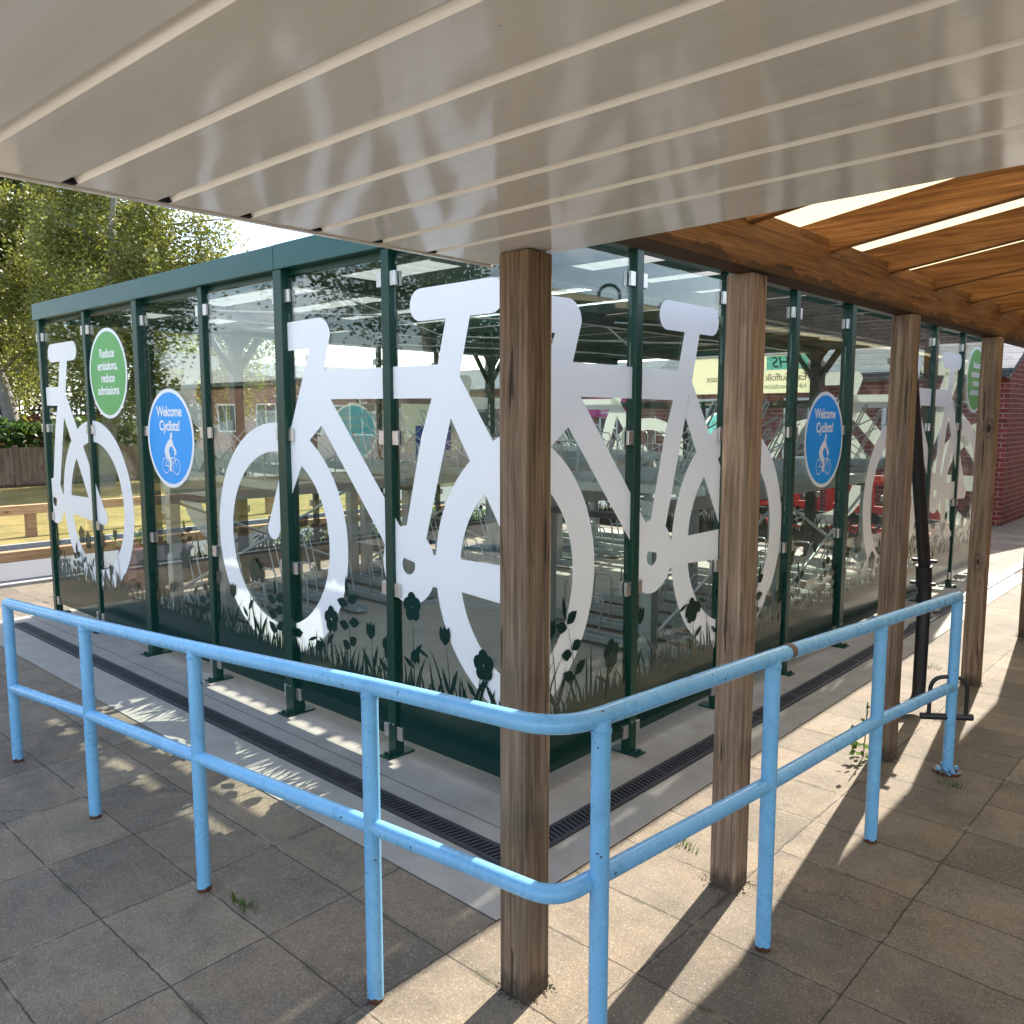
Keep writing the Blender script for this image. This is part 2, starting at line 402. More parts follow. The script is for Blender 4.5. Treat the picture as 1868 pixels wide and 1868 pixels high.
def fillet(pts, r, n=6):
    pts = [Vector(p) for p in pts]; out = [pts[0]]
    for i in range(1, len(pts)-1):
        a, b, c = pts[i-1], pts[i], pts[i+1]
        d1 = (a-b); d2 = (c-b); t = min(r, d1.length*.45, d2.length*.45)
        p, q = b + d1.normalized()*t, b + d2.normalized()*t
        for k in range(n+1):
            u = k/n; out.append(p*(1-u)**2 + b*2*u*(1-u) + q*u*u)
    out.append(pts[-1]); return out

def text_mesh(body, size, mapper, bold=.0, spacing=.9, align='CENTER', xs=1):
    """returns an MB holding the filled letters; mapper(x, y) -> 3D point"""
    cu = D.curves.new('lettering', 'FONT'); cu.body = body; cu.size = size; cu.align_x = align; cu.align_y = 'CENTER'
    cu.offset = bold * size * .8; cu.space_line = spacing; cu.space_character = .93; cu.resolution_u = 4
    ob = D.objects.new('lettering_tmp', cu); C.objects.link(ob)
    dg = bpy.context.evaluated_depsgraph_get(); me = D.meshes.new_from_object(ob.evaluated_get(dg))
    b = MB(); b.add([mapper(v.co.x*xs, v.co.y) for v in me.vertices], [tuple(p.vertices) for p in me.polygons])
    D.objects.remove(ob); D.curves.remove(cu); D.meshes.remove(me)
    return b

# ------------------------------------------------------------------ setting: ground
def sheet(name, x0, y0, x1, y1, z, mat):
    o = MB().poly([(x0,y0,z),(x1,y0,z),(x1,y1,z),(x0,y1,z)]).build(name, mat); tag(o, kind='structure'); return o
sheet('ground', -400, -300, 300, 400, -.02, 'field')
sheet('paving', -9.2, -14, 14, 60, 0, 'paving')
sheet('bounce_ground', -9.1, -13.9, 9, -1.6, .004, 'pale_bounce')  # unseen pale ground added to bounce sunlight up onto the cream canopy
sheet('concrete_apron', -7.75, 1.93, -1.83, 2.56, .004, 'conc')
o = MB().poly([(-2.28,2.56,.0042),(-1.83,2.56,.0042),(-1.83,10.2,.0042),(-2.28,10.2,.0042)]).build('concrete_strip', 'conc'); tag(o, kind='structure')
sheet('concrete_joint', -7.75, 2.40, -2.2, 2.406, .0048, 'kerb_dark')
sheet('shelter_floor', -7.75, 2.56, -2.28, 10.2, .003, 'conc')
sheet('road', -11.8, -60, -9.2, 90, -.004, 'asph')
sheet('lawn', -22, -60, -11.8, 90, .0, 'lawn')
sheet('far_road', -60, 10.9, -9.2, 22, .006, 'asph')
kb = MB(); kb.box((-9.3, -30, -.05), (-9.2, 9, .03)); kb.box((-11.86, -60, -.05), (-11.78, 11, .06))
tag(kb.build('kerb', 'kerb'), kind='structure')

# ------------------------------------------------------------------ drains
def drain(label, p, q, grp='slotted drain channels round the shelter'):
    p = Vector((*p, 0)); q = Vector((*q, 0)); d = (q-p); Ln = d.length; d.normalize(); n = Vector((-d.y, d.x, 0))
    t = thing('drain_channel', p, label, 'drain', grp)
    b = MB(); b.beam(p + Vector((0,0,.0035)), q + Vector((0,0,.0035)), .092, .007); b.build('channel', 'dark', t)
    g = MB(); W = .045
    for s in (-1, 1): g.beam(p + n*s*W + Vector((0,0,.008)), q + n*s*W + Vector((0,0,.008)), .018, .012)
    k = int(Ln/.026)
    for i in range(k):
        c = p + d*(i+.5)*Ln/k + Vector((0,0,.0085)); w = .022 if i % 19 == 0 else .0125
        sk = d*.012
        g.beam(c - n*W - sk, c + n*W + sk, w, .009)
    g.build('grating', 'grate', t); return t
drain('long black slotted drain along the left side of the glass shelter', (-7.5, 2.24), (-2.0, 2.24))
drain('black slotted drain along the right side of the glass shelter, behind the wooden posts', (-2.055, 2.31), (-2.055, 12))

# ------------------------------------------------------------------ glass bike shelter
YB, XL, XR, YF = 9.9, -7.73, -2.32, 2.61
sh = thing('bike_shelter', (-5, 6, 0), 'large dark green steel and glass bike shelter with white bicycle graphics and grass silhouettes', 'bike shelter')
def left(s, z, o=0): return (s, YF - o, z)
def right(s, z, o=0): return (XR + o, s, z)
def back(s, z, o=0): return (s, YB - o, z)          # o towards the inside
def farl(s, z, o=0): return (XL + o, s, z)          # o towards the inside
posts = {}
walls = {
    'l': (left, [(-7.66, .055), (-6.73, .05), (-5.83, .075), (-4.94, .05), (-4.06, .078), (-3.165, .055), (XR, .07)]),
    'r': (right, [(3.42, .055), (4.3, .05), (5.19, .055), (6.1, .075), (7.12, .055), (8.08, .055), (8.97, .05), (YB, .07)]),
    'b': (back, [(-7.73, .08), (-6.8, .05), (-5.88, .05), (-4.13, .11), (-3.25, .05)]),
    'f': (farl, [(3.55, .05), (4.4, .10), (5.3, .05), (6.2, .05), (7.1, .05), (8.05, .09), (8.95, .05)]),
}
def obox(b, fn, s0, s1, z0, z1, o0, o1):
    P = [fn(s, z, o) for o in (o0, o1) for s, z in ((s0,z0),(s1,z0),(s1,z1),(s0,z1))]
    b.add(P, [(0,1,2,3),(7,6,5,4),(0,4,5,1),(1,5,6,2),(2,6,7,3),(3,7,4,0)]); return b
for key, (fn, lst) in walls.items():
    for s, w in lst:
        h = w/2; near = key in 'lr'
        p = obox(MB(), fn, s-h, s+h, .012, 2.475, -h, h).build('post', 'green', sh, bevel=.003)
        b = MB(); b.add(*(lambda q: (q.v, q.f))(obox(MB(), fn, s-h-.012, s+h+.012, .004, .013, -h-.06, h+.05)))
        for so, oo in ((h*.5, h+.03), (-h*.5, h+.03)) if near else ():
            c = fn(s+so, .012, oo); b.tube([c, (c[0], c[1], .028)], .009, 8)
        b.build('base_plate', 'green', p)
        if near:
            bo = MB()
            for zz in (.17,):
                for so in (-.014, .014):
                    c = Vector(fn(s+so, zz, h-.001)); e = Vector(fn(s+so, zz, h+.006)); bo.tube([c, e], .005, 8)
            bo.build('bolt', 'steel', p)
        cl_h = (2.335, 1.59, .85, .125) if near else (2.3, 1.5, .75)
        for zz in cl_h:
            for sg in (-1, 1):
                c = MB(); a = s + sg*h; e = s + sg*(h + .042)
                for oo in (-1, 1):
                    obox(c, fn, min(a, e), max(a, e), zz-.034, zz+.034, oo*.0055, oo*.021)
                c.build('clamp', 'steel', p, bevel=.002)
        if key in 'bf' and w > .085:               # knee braces under the eaves on the main frames
            k = MB()
            for sg in (-1, 1):
                k.beam(fn(s + sg*.03, 2.12, 0), fn(s + sg*.27, 2.46, 0), .055, .055, up=(.3, .4, .1))
            k.prism([fn(s-.16, 2.46, .03), fn(s, 2.25, .03), fn(s+.16, 2.46, .03)], Vector(fn(s, 0, .04)) - Vector(fn(s, 0, .03)))
            k.build('knee_brace', 'green', p)
# inner structural column on the right side
p = MB().box((-2.50, 8.42, .012), (-2.40, 8.52, 2.475)).build('post', 'green', sh, bevel=.003)
for key, (fn, lst) in walls.items():               # glass panels between the posts
    ends = [s for s, _ in lst]; ws = dict(lst)
    if key == 'r': ends = [YF] + ends; ws[YF] = .07
    if key == 'b': ends = ends + [XR]; ws[XR] = .07
    if key == 'f': ends = [YF] + ends + [YB]; ws[YF] = .07; ws[YB] = .07
    for a, c in zip(ends, ends[1:]):
        if key == 'f' and a == YF: continue        # open end bay
        s0, s1 = a + ws[a]/2 + .014, c - ws[c]/2 - .014
        obox(MB(), fn, s0, s1, .095, 2.43, -.004, .004).build('glass_panel', 'glass', sh)
# fascia and beams
b = MB(); b.box((-4.079, 2.565, 2.475), (-2.275, 2.655, 2.607)); b.build('fascia', 'fascia', sh, bevel=.004)
b = MB(); b.box((-7.72, 2.565, 2.475), (-4.083, 2.655, 2.605)); b.build('fascia', 'fascia', sh, bevel=.004)
b = MB(); b.box((-2.365, 2.657, 2.475), (-2.275, 9.95, 2.605)); b.build('fascia', 'fascia', sh, bevel=.004)
b = MB(); b.box((-7.775, 2.657, 2.46), (-7.685, 9.95, 2.60)); b.build('fascia', 'fascia', sh)
b = MB(); b.box((-7.683, 9.855, 2.46), (-2.367, 9.945, 2.60)); b.build('fascia', 'fascia', sh)
for s0, s1, z in ((-7.69, -4.18, 1.83), (-4.07, -2.36, 1.83), (-7.69, -4.18, .50), (-4.07, -2.36, .50)):
    obox(MB(), back, s0, s1, z-.045, z+.045, -.03, -.065).build('cross_rail', 'green', sh)
for z in (2.43,):
    obox(MB(), left, -7.6, -2.4, 2.447, 2.474, -.02, -.05).build('cross_rail', 'green', sh)
# roof: sheet with purlins, main rafters
roof = MB()
ribs = []; x = -7.68
prof = []
while x < -2.52:
    prof += [(x, 2.573), (x+.09, 2.573), (x+.105, 2.596), (x+.135, 2.596)]; x += .15
def roof_strip(b, y0, y1, x0=-99, x1=99):
    pr = [p for p in prof if x0 <= p[0] <= x1]
    n = len(pr); b.add([(px, y0, z) for px, z in pr] + [(px, y1, z) for px, z in pr], [(i, i+1, n+i+1, n+i) for i in range(n-1)])
roof_strip(roof, 2.66, 4.8); roof_strip(roof, 4.8, 5.75, -9, -5.36); roof_strip(roof, 4.8, 5.75, -3.52, 0); roof_strip(roof, 5.75, 9.85)
roof.build('roof_sheet', 'roof_sheet', sh)
cs = MB(); roof_strip(cs, 4.8, 5.75, -5.43, -3.5); cs.build('added_rooflight', 'clear_sheet', sh)  # clear roof panel added to let sun patches onto the left paving
y = 2.95
while y < 9.8:
    MB().box((-7.68, y-.03, 2.49), (-2.37, y+.03, 2.57)).build('purlin', 'green', sh); y += .64
for x in (-7.0, -5.83, -4.06, -2.9):
    b = MB(); b.box((x-.035, 2.66, 2.40), (x+.035, 9.85, 2.488)); b.build('roof_rafter', 'green', sh)
# diagonal roof bracing wires
b = MB()
for a, c in (((-5.8, 2.8), (-4.1, 5.4)), ((-4.1, 2.8), (-5.8, 5.4)), ((-5.8, 5.6), (-4.1, 8.6)), ((-4.1, 5.6), (-5.8, 8.6)), ((-4.0, 5.6), (-2.9, 8.6)), ((-7.0, 5.6), (-5.9, 8.6))):
    b.tube([(a[0], a[1], 2.43), (c[0], c[1], 2.43)], .008, 6)
b.build('bracing_rod', 'galv', sh)
# kerb strip channel along the base of glass
b = MB(); obox(b, left, -6.68, -5.88, .03, .095, -.006, .006); b.build('base_channel', 'galv', sh)

# ---- vinyl graphics
def ring(cx, cz, r0, r1, a0=0, a1=360, n=64):
    out = []
    for i in range(n):
        t0 = R(a0 + (a1-a0)*i/n); t1 = R(a0 + (a1-a0)*(i+1)/n)
        out.append([(cx+r0*math.cos(t0), cz+r0*math.sin(t0)), (cx+r1*math.cos(t0), cz+r1*math.sin(t0)), (cx+r1*math.cos(t1), cz+r1*math.sin(t1)), (cx+r0*math.cos(t1), cz+r0*math.sin(t1))])
    return out
def arc(cx, cz, r, a0, a1, n=10): return [(cx+r*math.cos(R(a0+(a1-a0)*i/n)), cz+r*math.sin(R(a0+(a1-a0)*i/n))) for i in range(n+1)]
def bike_layers():
    Ls = []
    Ls.append(ring(-1.138, 1.0, .495, .657))
    Ls.append(ring(.845, 1.0, .495, .657))
    Ls.append([[(-1.03, 2.045), (-1.03, 2.195)] + [(-.72, 2.20)] + arc(-.69, 2.105, .096, 85, 0, 8) + [(-.655, 1.93), (-.60, 1.781), (-.68, 1.65), (-.822, 1.55), (-.886, 1.42), (-1.12, 1.03)] + arc(-1.178, 1.05, .06, -20, -190, 10) + [(-.778, 2.046)]])
    Ls.append([[(-.70, 1.93), (.26, 1.925), (.356, 1.871), (.30, 1.774), (-.70, 1.781)]])
    Ls.append([[(.10, 1.60), (.173, 1.774), (.279, 2.15), (.43, 2.15), (.356, 1.871), (.298, 1.687), (.124, 1.119), (.05, 1.0), (-.06, 1.02), (-.014, 1.171)]])
    Ls.append([[(.557, 2.272)] + arc(.55, 2.198, .074, 85, -85, 10) + arc(.104, 2.197, .073, 270, 90, 10)])
    Ls.append([[(-.749, 1.72), (-.60, 1.781), (-.057, 1.162), (-.02, 1.06), (-.16, 1.04), (-.204, 1.099)]])
    Ls.append([[(.298, 1.687), (.356, 1.871), (1.045, .915)] + arc(.985, .925, .062, 0, -90, 6) + [(.90, .90), (.72, 1.035)]])
    Ls.append([[(.12, 1.054), (.73, 1.056), (.98, .99)] + arc(.985, .925, .062, 40, -90, 6) + [(.346, .905), (.12, .9)]])
    Ls.append(ring(0, .985, .046, .19, n=40))
    return Ls
BL = bike_layers()
def cut_poly(poly, smin, smax):
    for lim, sg in ((smin, 1), (smax, -1)):
        out = []
        for i, p in enumerate(poly):
            q = poly[(i+1) % len(poly)]; ip = sg*(p[0]-lim) >= 0; iq = sg*(q[0]-lim) >= 0
            if ip: out.append(p)
            if ip != iq:
                t = (lim-p[0])/(q[0]-p[0]); out.append((lim, p[1]+t*(q[1]-p[1])))
        poly = out
        if not poly: break
    return poly
def bike(fn, crank, smin, smax, zmin=.1):
    b = MB()
    for li, Lr in enumerate(BL):
        for k, poly in enumerate(Lr):
            pl = cut_poly([(s+crank, z) for s, z in poly], smin, smax)
            if len(pl) >= 3: b.poly([fn(s, z, .0045 + .0004*li) for s, z in pl])
    return b.build('bicycle_decal', 'vinyl', sh)
for fn, cr, a, c in ((left, -3.042, -7.6, XR-.03), (left, -7.56, -7.62, XR), (right, 3.59, YF+.03, YB-.03), (right, 8.316, YF, YB-.05),
                     (back, -2.99, -7.6, XR-.05), (back, -7.3, -7.68, XR), (farl, 3.6, 3.56, YB), (farl, 8.3, YF, YB-.05)):
    bike(fn, cr, a, c)

def flora(fn, s0, s1, seed, base=.36):
    r = random.Random(seed); b = MB(); k = [0]
    def P(pts):
        k[0] += 1; o = .0092 + .000012*(k[0] % 160)
        if len(pts) >= 3: b.poly([fn(min(max(s, s0), s1), z, o) for s, z in pts])
    P([(s0, .1), (s1, .1), (s1, base), (s0, base)])
    def blade(s, z0, h, w, lean):
        n = 5; lft = []; rgt = []
        for i in range(n+1):
            t = i/n; cx = s + lean*h*t*t; ww = w*(1-t)**.8/2
            lft.append((cx-ww, z0+h*t)); rgt.append((cx+ww, z0+h*t))
        for i in range(n):
            P([lft[i], rgt[i], rgt[i+1], lft[i+1]] if i < n-1 else [lft[i], rgt[i], rgt[n]])
    def leaf(s, z, ln, w, ang):
        ca, sa = math.cos(ang), math.sin(ang); pts = []
        prof_ = [(0, 0), (.15, .5), (.4, 1), (.7, .75), (1, 0)]
        for u, v in prof_: pts.append((u*ln, v*w/2))
        for u, v in prof_[-2:0:-1]: pts.append((u*ln, -v*w*.42))
        P([(s + x*ca - y*sa, z + x*sa + y*ca) for x, y in pts])
    s = s0
    while s < s1:
        blade(s, base-.02, r.uniform(.05, .20)*(1 if r.random() < .8 else 1.5), r.uniform(.016, .034), r.uniform(-.5, .5)); s += r.uniform(.009, .022)
    def stem(s, h, lean, w=.009): blade(s, base-.02, h, w, lean); return s + lean*h*.8, base-.02+h*.9
    s = s0 + .05
    while s < s1-.03:
        t = r.random(); h = r.uniform(.16, .5); lean = r.uniform(-.28, .28)
        if t < .3:        # clover head
            x, z = stem(s, h, lean)
            for a in range(5): 
                cx, cz = x + .034*math.cos(a*1.2566+.4), z + .034*math.sin(a*1.2566+.4)*1.15
                P([(cx + .031*math.cos(i*.628), cz + .036*math.sin(i*.628)) for i in range(10)])
            leaf(s+lean*.02, base+h*.35, .10, .035, r.uniform(.5, 1.0)); leaf(s, base+h*.25, .09, .03, r.uniform(2.2, 2.7))
        elif t < .58:     # twig with paired round leaves
            x, z = stem(s, h, lean, .008); leaf(x, z-.01, .12, .032, 1.57 - lean)
            for q in (.35, .6, .85):
                px_, pz = s + lean*h*q*q, base-.02+h*q
                leaf(px_, pz, r.uniform(.07, .10), .062, r.uniform(.1, .7)); leaf(px_, pz-.02, r.uniform(.07, .10), .062, r.uniform(2.5, 3.1))
        elif t < .78:     # tulip
            x, z = stem(s, h, lean)
            for a in (1.25, 1.57, 1.9): leaf(x, z-.02, .095, .05, a - lean*.5)
            leaf(s, base+.03, .16, .03, r.uniform(1.0, 1.3)); leaf(s, base+.03, .15, .03, r.uniform(1.9, 2.2))
        elif t < .9:      # nodding bell
            x, z = stem(s, h*.8, lean)
            sg = 1 if lean > 0 else -1
            leaf(x, z, .10, .022, .35 if sg > 0 else 2.8); bx, bz = x + sg*.10, z + .02
            for a in (-1.2, -1.57, -1.95): leaf(bx, bz, .075, .045, a)
        else:
            for q in range(4): blade(s + q*.012, base, r.uniform(.18, .36), .024, r.uniform(-.8, .8))
        s += r.uniform(.11, .24)
    return b.build('meadow_decal', 'vinyl_green', sh)
flora(left, -7.62, XR-.04, 3); flora(right, YF+.04, YB-.04, 5); flora(back, -7.6, XR-.04, 8, .30); flora(farl, 3.57, YB-.04, 11, .30)

# ---- round signs
def disc(fn, cs, cz, r, o, n=56): return MB().poly([fn(cs + r*math.cos(2*math.pi*i/n), cz + r*math.sin(2*math.pi*i/n), o) for i in range(n)])
RIDER = [[(-.02,-.01),(.02,-.05),(.06,.03),(.105,.055),(.10,.02),(.11,-.03),(.075,-.05),(.06,-.07),(.11,-.10),(.13,-.17),(.235,-.26),(.255,-.34),(.20,-.36),(.165,-.33),(.17,-.30),(.08,-.2),(.02,-.2)],
         [(.02,-.05),(-.10,-.11),(-.21,-.20),(-.255,-.28),(-.24,-.35),(-.20,-.40),(-.13,-.44),(-.03,-.38),(-.07,-.27),(.02,-.2),(.08,-.12)],
         [(-.20,-.40),(-.03,-.38),(.035,-.44),(.03,-.5),(.01,-.63),(.08,-.655),(-.03,-.665),(-.07,-.64),(-.04,-.52),(-.10,-.45)]]
def round_sign(fn, cs, cz, kind, mirror=False, ground=None, rim='sign_white', ink='sign_white'):
    r = .327; sg = -1 if mirror else 1
    root = disc(fn, cs, cz, r, .0115).build('round_sign', rim, sh)
    disc(fn, cs, cz, r*.925, .0122).build('face', ground or ('sign_blue' if kind == 'w' else 'sign_green'), root)
    mp = lambda dx, dz: (lambda x, y: fn(cs + sg*(x+dx), cz + y + dz, .013))
    if kind == 'w':
        text_mesh('Welcome\nCyclists!', .094, mp(0, .128), .030, 1.0, xs=1.0).build('lettering', ink, root)
        b = MB()
        for wx, wz in ((-.233, -.56), (.232, -.57)):
            for q in ring(wx, wz, .135, .15, n=30): b.poly([fn(cs + sg*.327*s, cz + .36*z + .02, .0129) for s, z in q])
        for i, pl in enumerate(RIDER): b.poly([fn(cs + sg*.327*s, cz + .36*z + .02, .0130 + .0003*i) for s, z in pl])
        hd = [(.062 + .045*math.cos(t*.45), -.0 + .052*math.sin(t*.45)) for t in range(14)]
        b.poly([fn(cs + sg*.327*s, cz + .36*z + .02, .0141) for s, z in hd])
        for (x0, z0), (x1, z1) in (((-.233,-.56),(0,-.57)), ((0,-.57),(.19,-.43)), ((.232,-.57),(.17,-.33)), ((-.233,-.56),(-.12,-.42)), ((-.12,-.42),(.18,-.41)), ((0,-.57),(-.10,-.40)), ((.15,-.33),(.25,-.31))):
            dx, dz = x1-x0, z1-z0; l = math.hypot(dx, dz); nx, nz = -dz/l*.009, dx/l*.009
            b.poly([fn(cs + sg*.327*s, cz + .36*z + .02, .0145) for s, z in ((x0+nx, z0+nz), (x1+nx, z1+nz), (x1-nx, z1-nz), (x0-nx, z0-nz))])
        b.build('cyclist_symbol', ink, root)
    else:
        text_mesh('Reduce\nemissions,\nreduce\nadmissions', .092, mp(0, .01), .030, .97, xs=1.0).build('lettering', ink, root)
    return root
round_sign(left, -6.36, 2.0, 'g'); round_sign(left, -5.43, 1.545, 'w'); round_sign(right, 5.71, 1.53, 'w'); round_sign(right, 9.46, 2.05, 'g')
round_sign(farl, 5.82, 1.5, 'w', True, 'blue_vinyl', 'cream_vinyl', 'cream_vinyl'); round_sign(back, -5.31, 1.43, 'w', True, 'blue_vinyl', 'cream_vinyl', 'cream_vinyl')
# hospital name panel on the back wall, read from behind
pn = obox(MB(), back, -5.83, -4.2, 1.965, 2.44, .006, .012).build('name_panel', 'cream_vinyl', sh)
pn['label'] = 'cream name panel read in mirror writing from behind'
mirr = lambda s0, z0: (lambda x, y: back(s0 - x, z0 + y, .0145))
def cut_out(body, size, w_, h_, mapper):
    cu = D.curves.new('lettering', 'FONT'); cu.body = body; cu.size = size; cu.align_x = 'CENTER'; cu.align_y = 'CENTER'; cu.offset = .03*size; cu.shear = .2
    ob = D.objects.new('lettering_tmp', cu); C.objects.link(ob); dg = bpy.context.evaluated_depsgraph_get()
    c2 = ob.evaluated_get(dg).to_curve(dg).copy(); D.objects.remove(ob)
    c2.dimensions = '2D'; c2.fill_mode = 'BOTH'; c2.offset = 0
    sp_ = c2.splines.new('POLY'); sp_.points.add(3); sp_.use_cyclic_u = True
    for p_, (x, y) in zip(sp_.points, ((-w_, -h_), (w_, -h_), (w_, h_), (-w_, h_))): p_.co = (x, y, 0, 1)
    ob = D.objects.new('lettering_tmp', c2); C.objects.link(ob); dg = bpy.context.evaluated_depsgraph_get(); me = D.meshes.new_from_object(ob.evaluated_get(dg))
    b = MB(); b.add([mapper(v.co.x, v.co.y) for v in me.vertices], [tuple(p.vertices) for p in me.polygons]); D.objects.remove(ob); D.meshes.remove(me); return b
cut_out('NHS', .19, .267, .083, mirr(-4.49, 2.332)).build('logo', 'blue_vinyl', pn)
text_mesh('East Suffolk and North Essex', .125, mirr(-4.24, 2.155), .004, align='LEFT').build('lettering', 'grey_letters', pn)
text_mesh('NHS Foundation Trust', .085, mirr(-4.24, 2.045), .002, align='LEFT').build('lettering', 'teal', pn)
# notice sheet with a blue poster on the far left wall, also seen from behind
ns = obox(MB(), farl, 6.52, 7.5, .8, 1.83, .006, .009).build('notice_sheet', 'cream_vinyl', sh)
ps = MB().poly([farl(6.74, 1.1, .0105), farl(7.33, 1.1, .0105), farl(7.33, 1.57, .0105), farl(6.74, 1.57, .0105)]).build('poster', 'poster_blue', ns)

# ------------------------------------------------------------------ two tier bike racks
def loop_(b, base, d, h, w, wide, r=.0075):
    """an upright wheel hoop: base point, lean vector d, height h; wide = half gap vector"""
    base = Vector(base); d = Vector(d); wide = Vector(wide)
    pts = fillet([base - wide, base - wide + d*h, base + wide + d*h, base + wide], .05, 5)
    b.tube(pts, r, 6)
def rack_bay(label):
    """bay 2 m long along local +y, trays run along local x from wall end (x=0) to aisle end (x=1.9)"""
    t = thing('two_tier_bike_rack', (0, 0, 0), label, 'bike rack', 'two tier bike racks inside the shelter')
    for y in (0.04, 1.96):
        for x in (.35, 1.25):
            b = MB(); b.box((x-.045, y-.045, .004), (x+.045, y+.045, 1.02)); b.box((x-.09, y-.08, .004), (x+.09, y+.08, .012))
            for dz in (.8, .92):
                for dx in (-.022, .022):
                    for sg in (-1, 1): b.tube([(x+dx, y+sg*.045, dz), (x+dx, y+sg*.056, dz)], .009, 6)
            b.build('leg', 'galv', t)
    for x in (.35, 1.25):
        b = MB(); b.box((x-.05, 0, 1.022), (x+.05, 2.0, 1.12)); b.build('beam', 'galv', t)
    b = MB(); b.box((.3, .0, .98), (1.3, .085, 1.021)); b.box((.3, 1.915, .98), (1.3, 2.0, 1.021)); b.build('end_beam', 'grate', t)
    for i in range(5):
        y = .2 + .4*i; up = i % 2 * .05
        tr = MB()     # upper tray: U channel, slightly raised at the wall end
        z0 = 1.13 + up
        tr.beam((0, y, z0+.05), (1.85, y, z0), .11, .012); tr.beam((0, y-.055, z0+.075), (1.85, y-.055, z0+.025), .006, .06); tr.beam((0, y+.055, z0+.075), (1.85, y+.055, z0+.025), .006, .06)
        tr.beam((1.80, y, z0-.02), (1.90, y, z0-.02), .06, .06)
        ut = tr.build('upper_tray', 'galv', t)
        h = MB(); loop_(h, (.45, y, z0+.06), (-.42, 0, .9), .62, 0, (0, .035, 0)); loop_(h, (.95, y, z0+.05), (-.42, 0, .9), .38, 0, (0, .035, 0)); loop_(h, (1.5, y, z0+.03), (.0, 0, 1), .28, 0, (.09, 0, 0))
        h.tube([(.10, y, z0+.5), (.95, y, z0+.08)], .007, 6); h.tube([(.2, y-.05, z0+.07), (.62, y+.02, z0+.40)], .006, 6)
        h.build('wheel_hoop', 'galv', ut)
        lt = MB(); lt.beam((.1, y, .045), (1.75, y, .03), .10, .012); lt.beam((.1, y-.05, .06), (1.75, y-.05, .05), .006, .05); lt.beam((.1, y+.05, .06), (1.75, y+.05, .05), .006, .05)
        lo = lt.build('lower_tray', 'galv', t)
        h = MB(); loop_(h, (.5, y, .06), (-.35, 0, .93), .52, 0, (0, .035, 0)); loop_(h, (1.0, y, .06), (-.2, 0, .97), .30, 0, (.10, 0, 0)); loop_(h, (1.45, y, .05), (-.05, 0, 1), .30, 0, (.09, 0, 0))
        h.build('wheel_hoop', 'galv', lo)
    b = MB(); b.tube([(.35, .05, .95), (.35, 1.95, .15)], .014, 6); b.tube([(.35, .05, .15), (.35, 1.95, .95)], .014, 6); b.build('cross_brace', 'galv', t)
    return t
proto = rack_bay('galvanised two tier bike rack nearest the road, first along the far left glass')
def put(o, loc, rz, label): o.location = loc; o.rotation_euler = (0, 0, rz); o['label'] = label; return o
spots = [((-7.45, 3.35, 0), 0, 'galvanised two tier bike rack by the far left glass, nearest the left front wall'),
         ((-7.45, 5.45, 0), 0, 'galvanised two tier bike rack in front of the cream notice sheet'),
         ((-7.45, 7.55, 0), 0, 'galvanised two tier bike rack in the far left back corner of the shelter'),
         ((-2.75, 6.75, 0), math.pi, 'galvanised two tier bike rack close behind the right glass wall, nearest the corner post'),
         ((-2.75, 8.85, 0), math.pi, 'galvanised two tier bike rack behind the right glass wall, in front of the red barriers')]
for i, (lc, rz, lb) in enumerate(spots):
    put(proto if i == 0 else copy_tree(proto), lc, rz, lb)

# ------------------------------------------------------------------ blue handrail
hr = thing('handrail', (-1.2, 1.45, 0), 'light blue painted tubular handrail with two rails turning a corner in front of the shelter', 'handrail')
PL = [(-4.49, 1.30, .82), (-3.60, 1.32, .868), (-2.74, 1.36, .918), (-1.83, 1.415, .972)]
PR = [(-1.15, 1.58, 1.000), (-1.10, 2.40, .985), (-1.09, 3.33, .925), (-1.055, 4.25, .882)]
rr = .0243
def z_of(p, k): return p[2]-rr if k else p[2]*.515
cornerT = (-1.172, 1.45, 1.003-rr); cornerM = (-1.16, 1.452, .555)
top = [(p[0], p[1], p[2]-rr) for p in PL] ; topr = [(p[0], p[1], p[2]-rr) for p in PR]
path = fillet(top + [cornerT] + topr[1:], .13, 8)
MB().tube(path, rr, 18).build('top_rail', 'blue', hr)
mid = [(PL[0][0], PL[0][1], .372), (PL[1][0], PL[1][1], .452), (PL[2][0], PL[2][1], .497), (PL[3][0], PL[3][1], .535), (-1.185, 1.45, .560), (PR[1][0], PR[1][1], .553), (PR[2][0], PR[2][1], .50), (PR[3][0], PR[3][1], .425)]
MB().tube(fillet(mid[:5] + mid[5:], .075, 6), rr*.97, 16).build('mid_rail', 'blue', hr)
for i, p in enumerate(PL + PR):
    end = i in (0, 7); zt = p[2]-rr if not end else p[2]-rr
    b = MB(); b.tube([(p[0], p[1], .0), (p[0], p[1], zt)], rr, 18)
    if end: b.add(*(lambda q: (q.v, q.f))(MB().tube([(p[0], p[1], zt), (p[0], p[1], zt+.012), (p[0], p[1], zt+.02)], [rr, rr*.8, rr*.35], 18)))
    po = b.build('post', 'blue', hr)
    w = MB()    # weld collar at each rail
    if not end: w.tube([(p[0], p[1], p[2]-.062), (p[0], p[1], p[2]-.05)], [rr*1.0, rr*1.12], 18); w.build('weld', 'blue', po)
fl = MB(); fl.disc_cyl((-1.055, 4.25, .0), (0, 0, 1), .06, .012, 24)
for a in range(4): fl.tube([(-1.055+.043*math.cos(a*1.57+.8), 4.25+.043*math.sin(a*1.57+.8), .012), (-1.055+.043*math.cos(a*1.57+.8), 4.25+.043*math.sin(a*1.57+.8), .03)], .01, 6)
fl.build('base_flange', 'blue', hr)
for c in ((-1.098, 2.47), ):   # brown tape band on the rail
    MB().tube([(c[0], c[1]+.02, .957), (c[0], c[1]+.05, .955)], rr*1.04, 18).build('tape_band', 'bark_brown', hr)

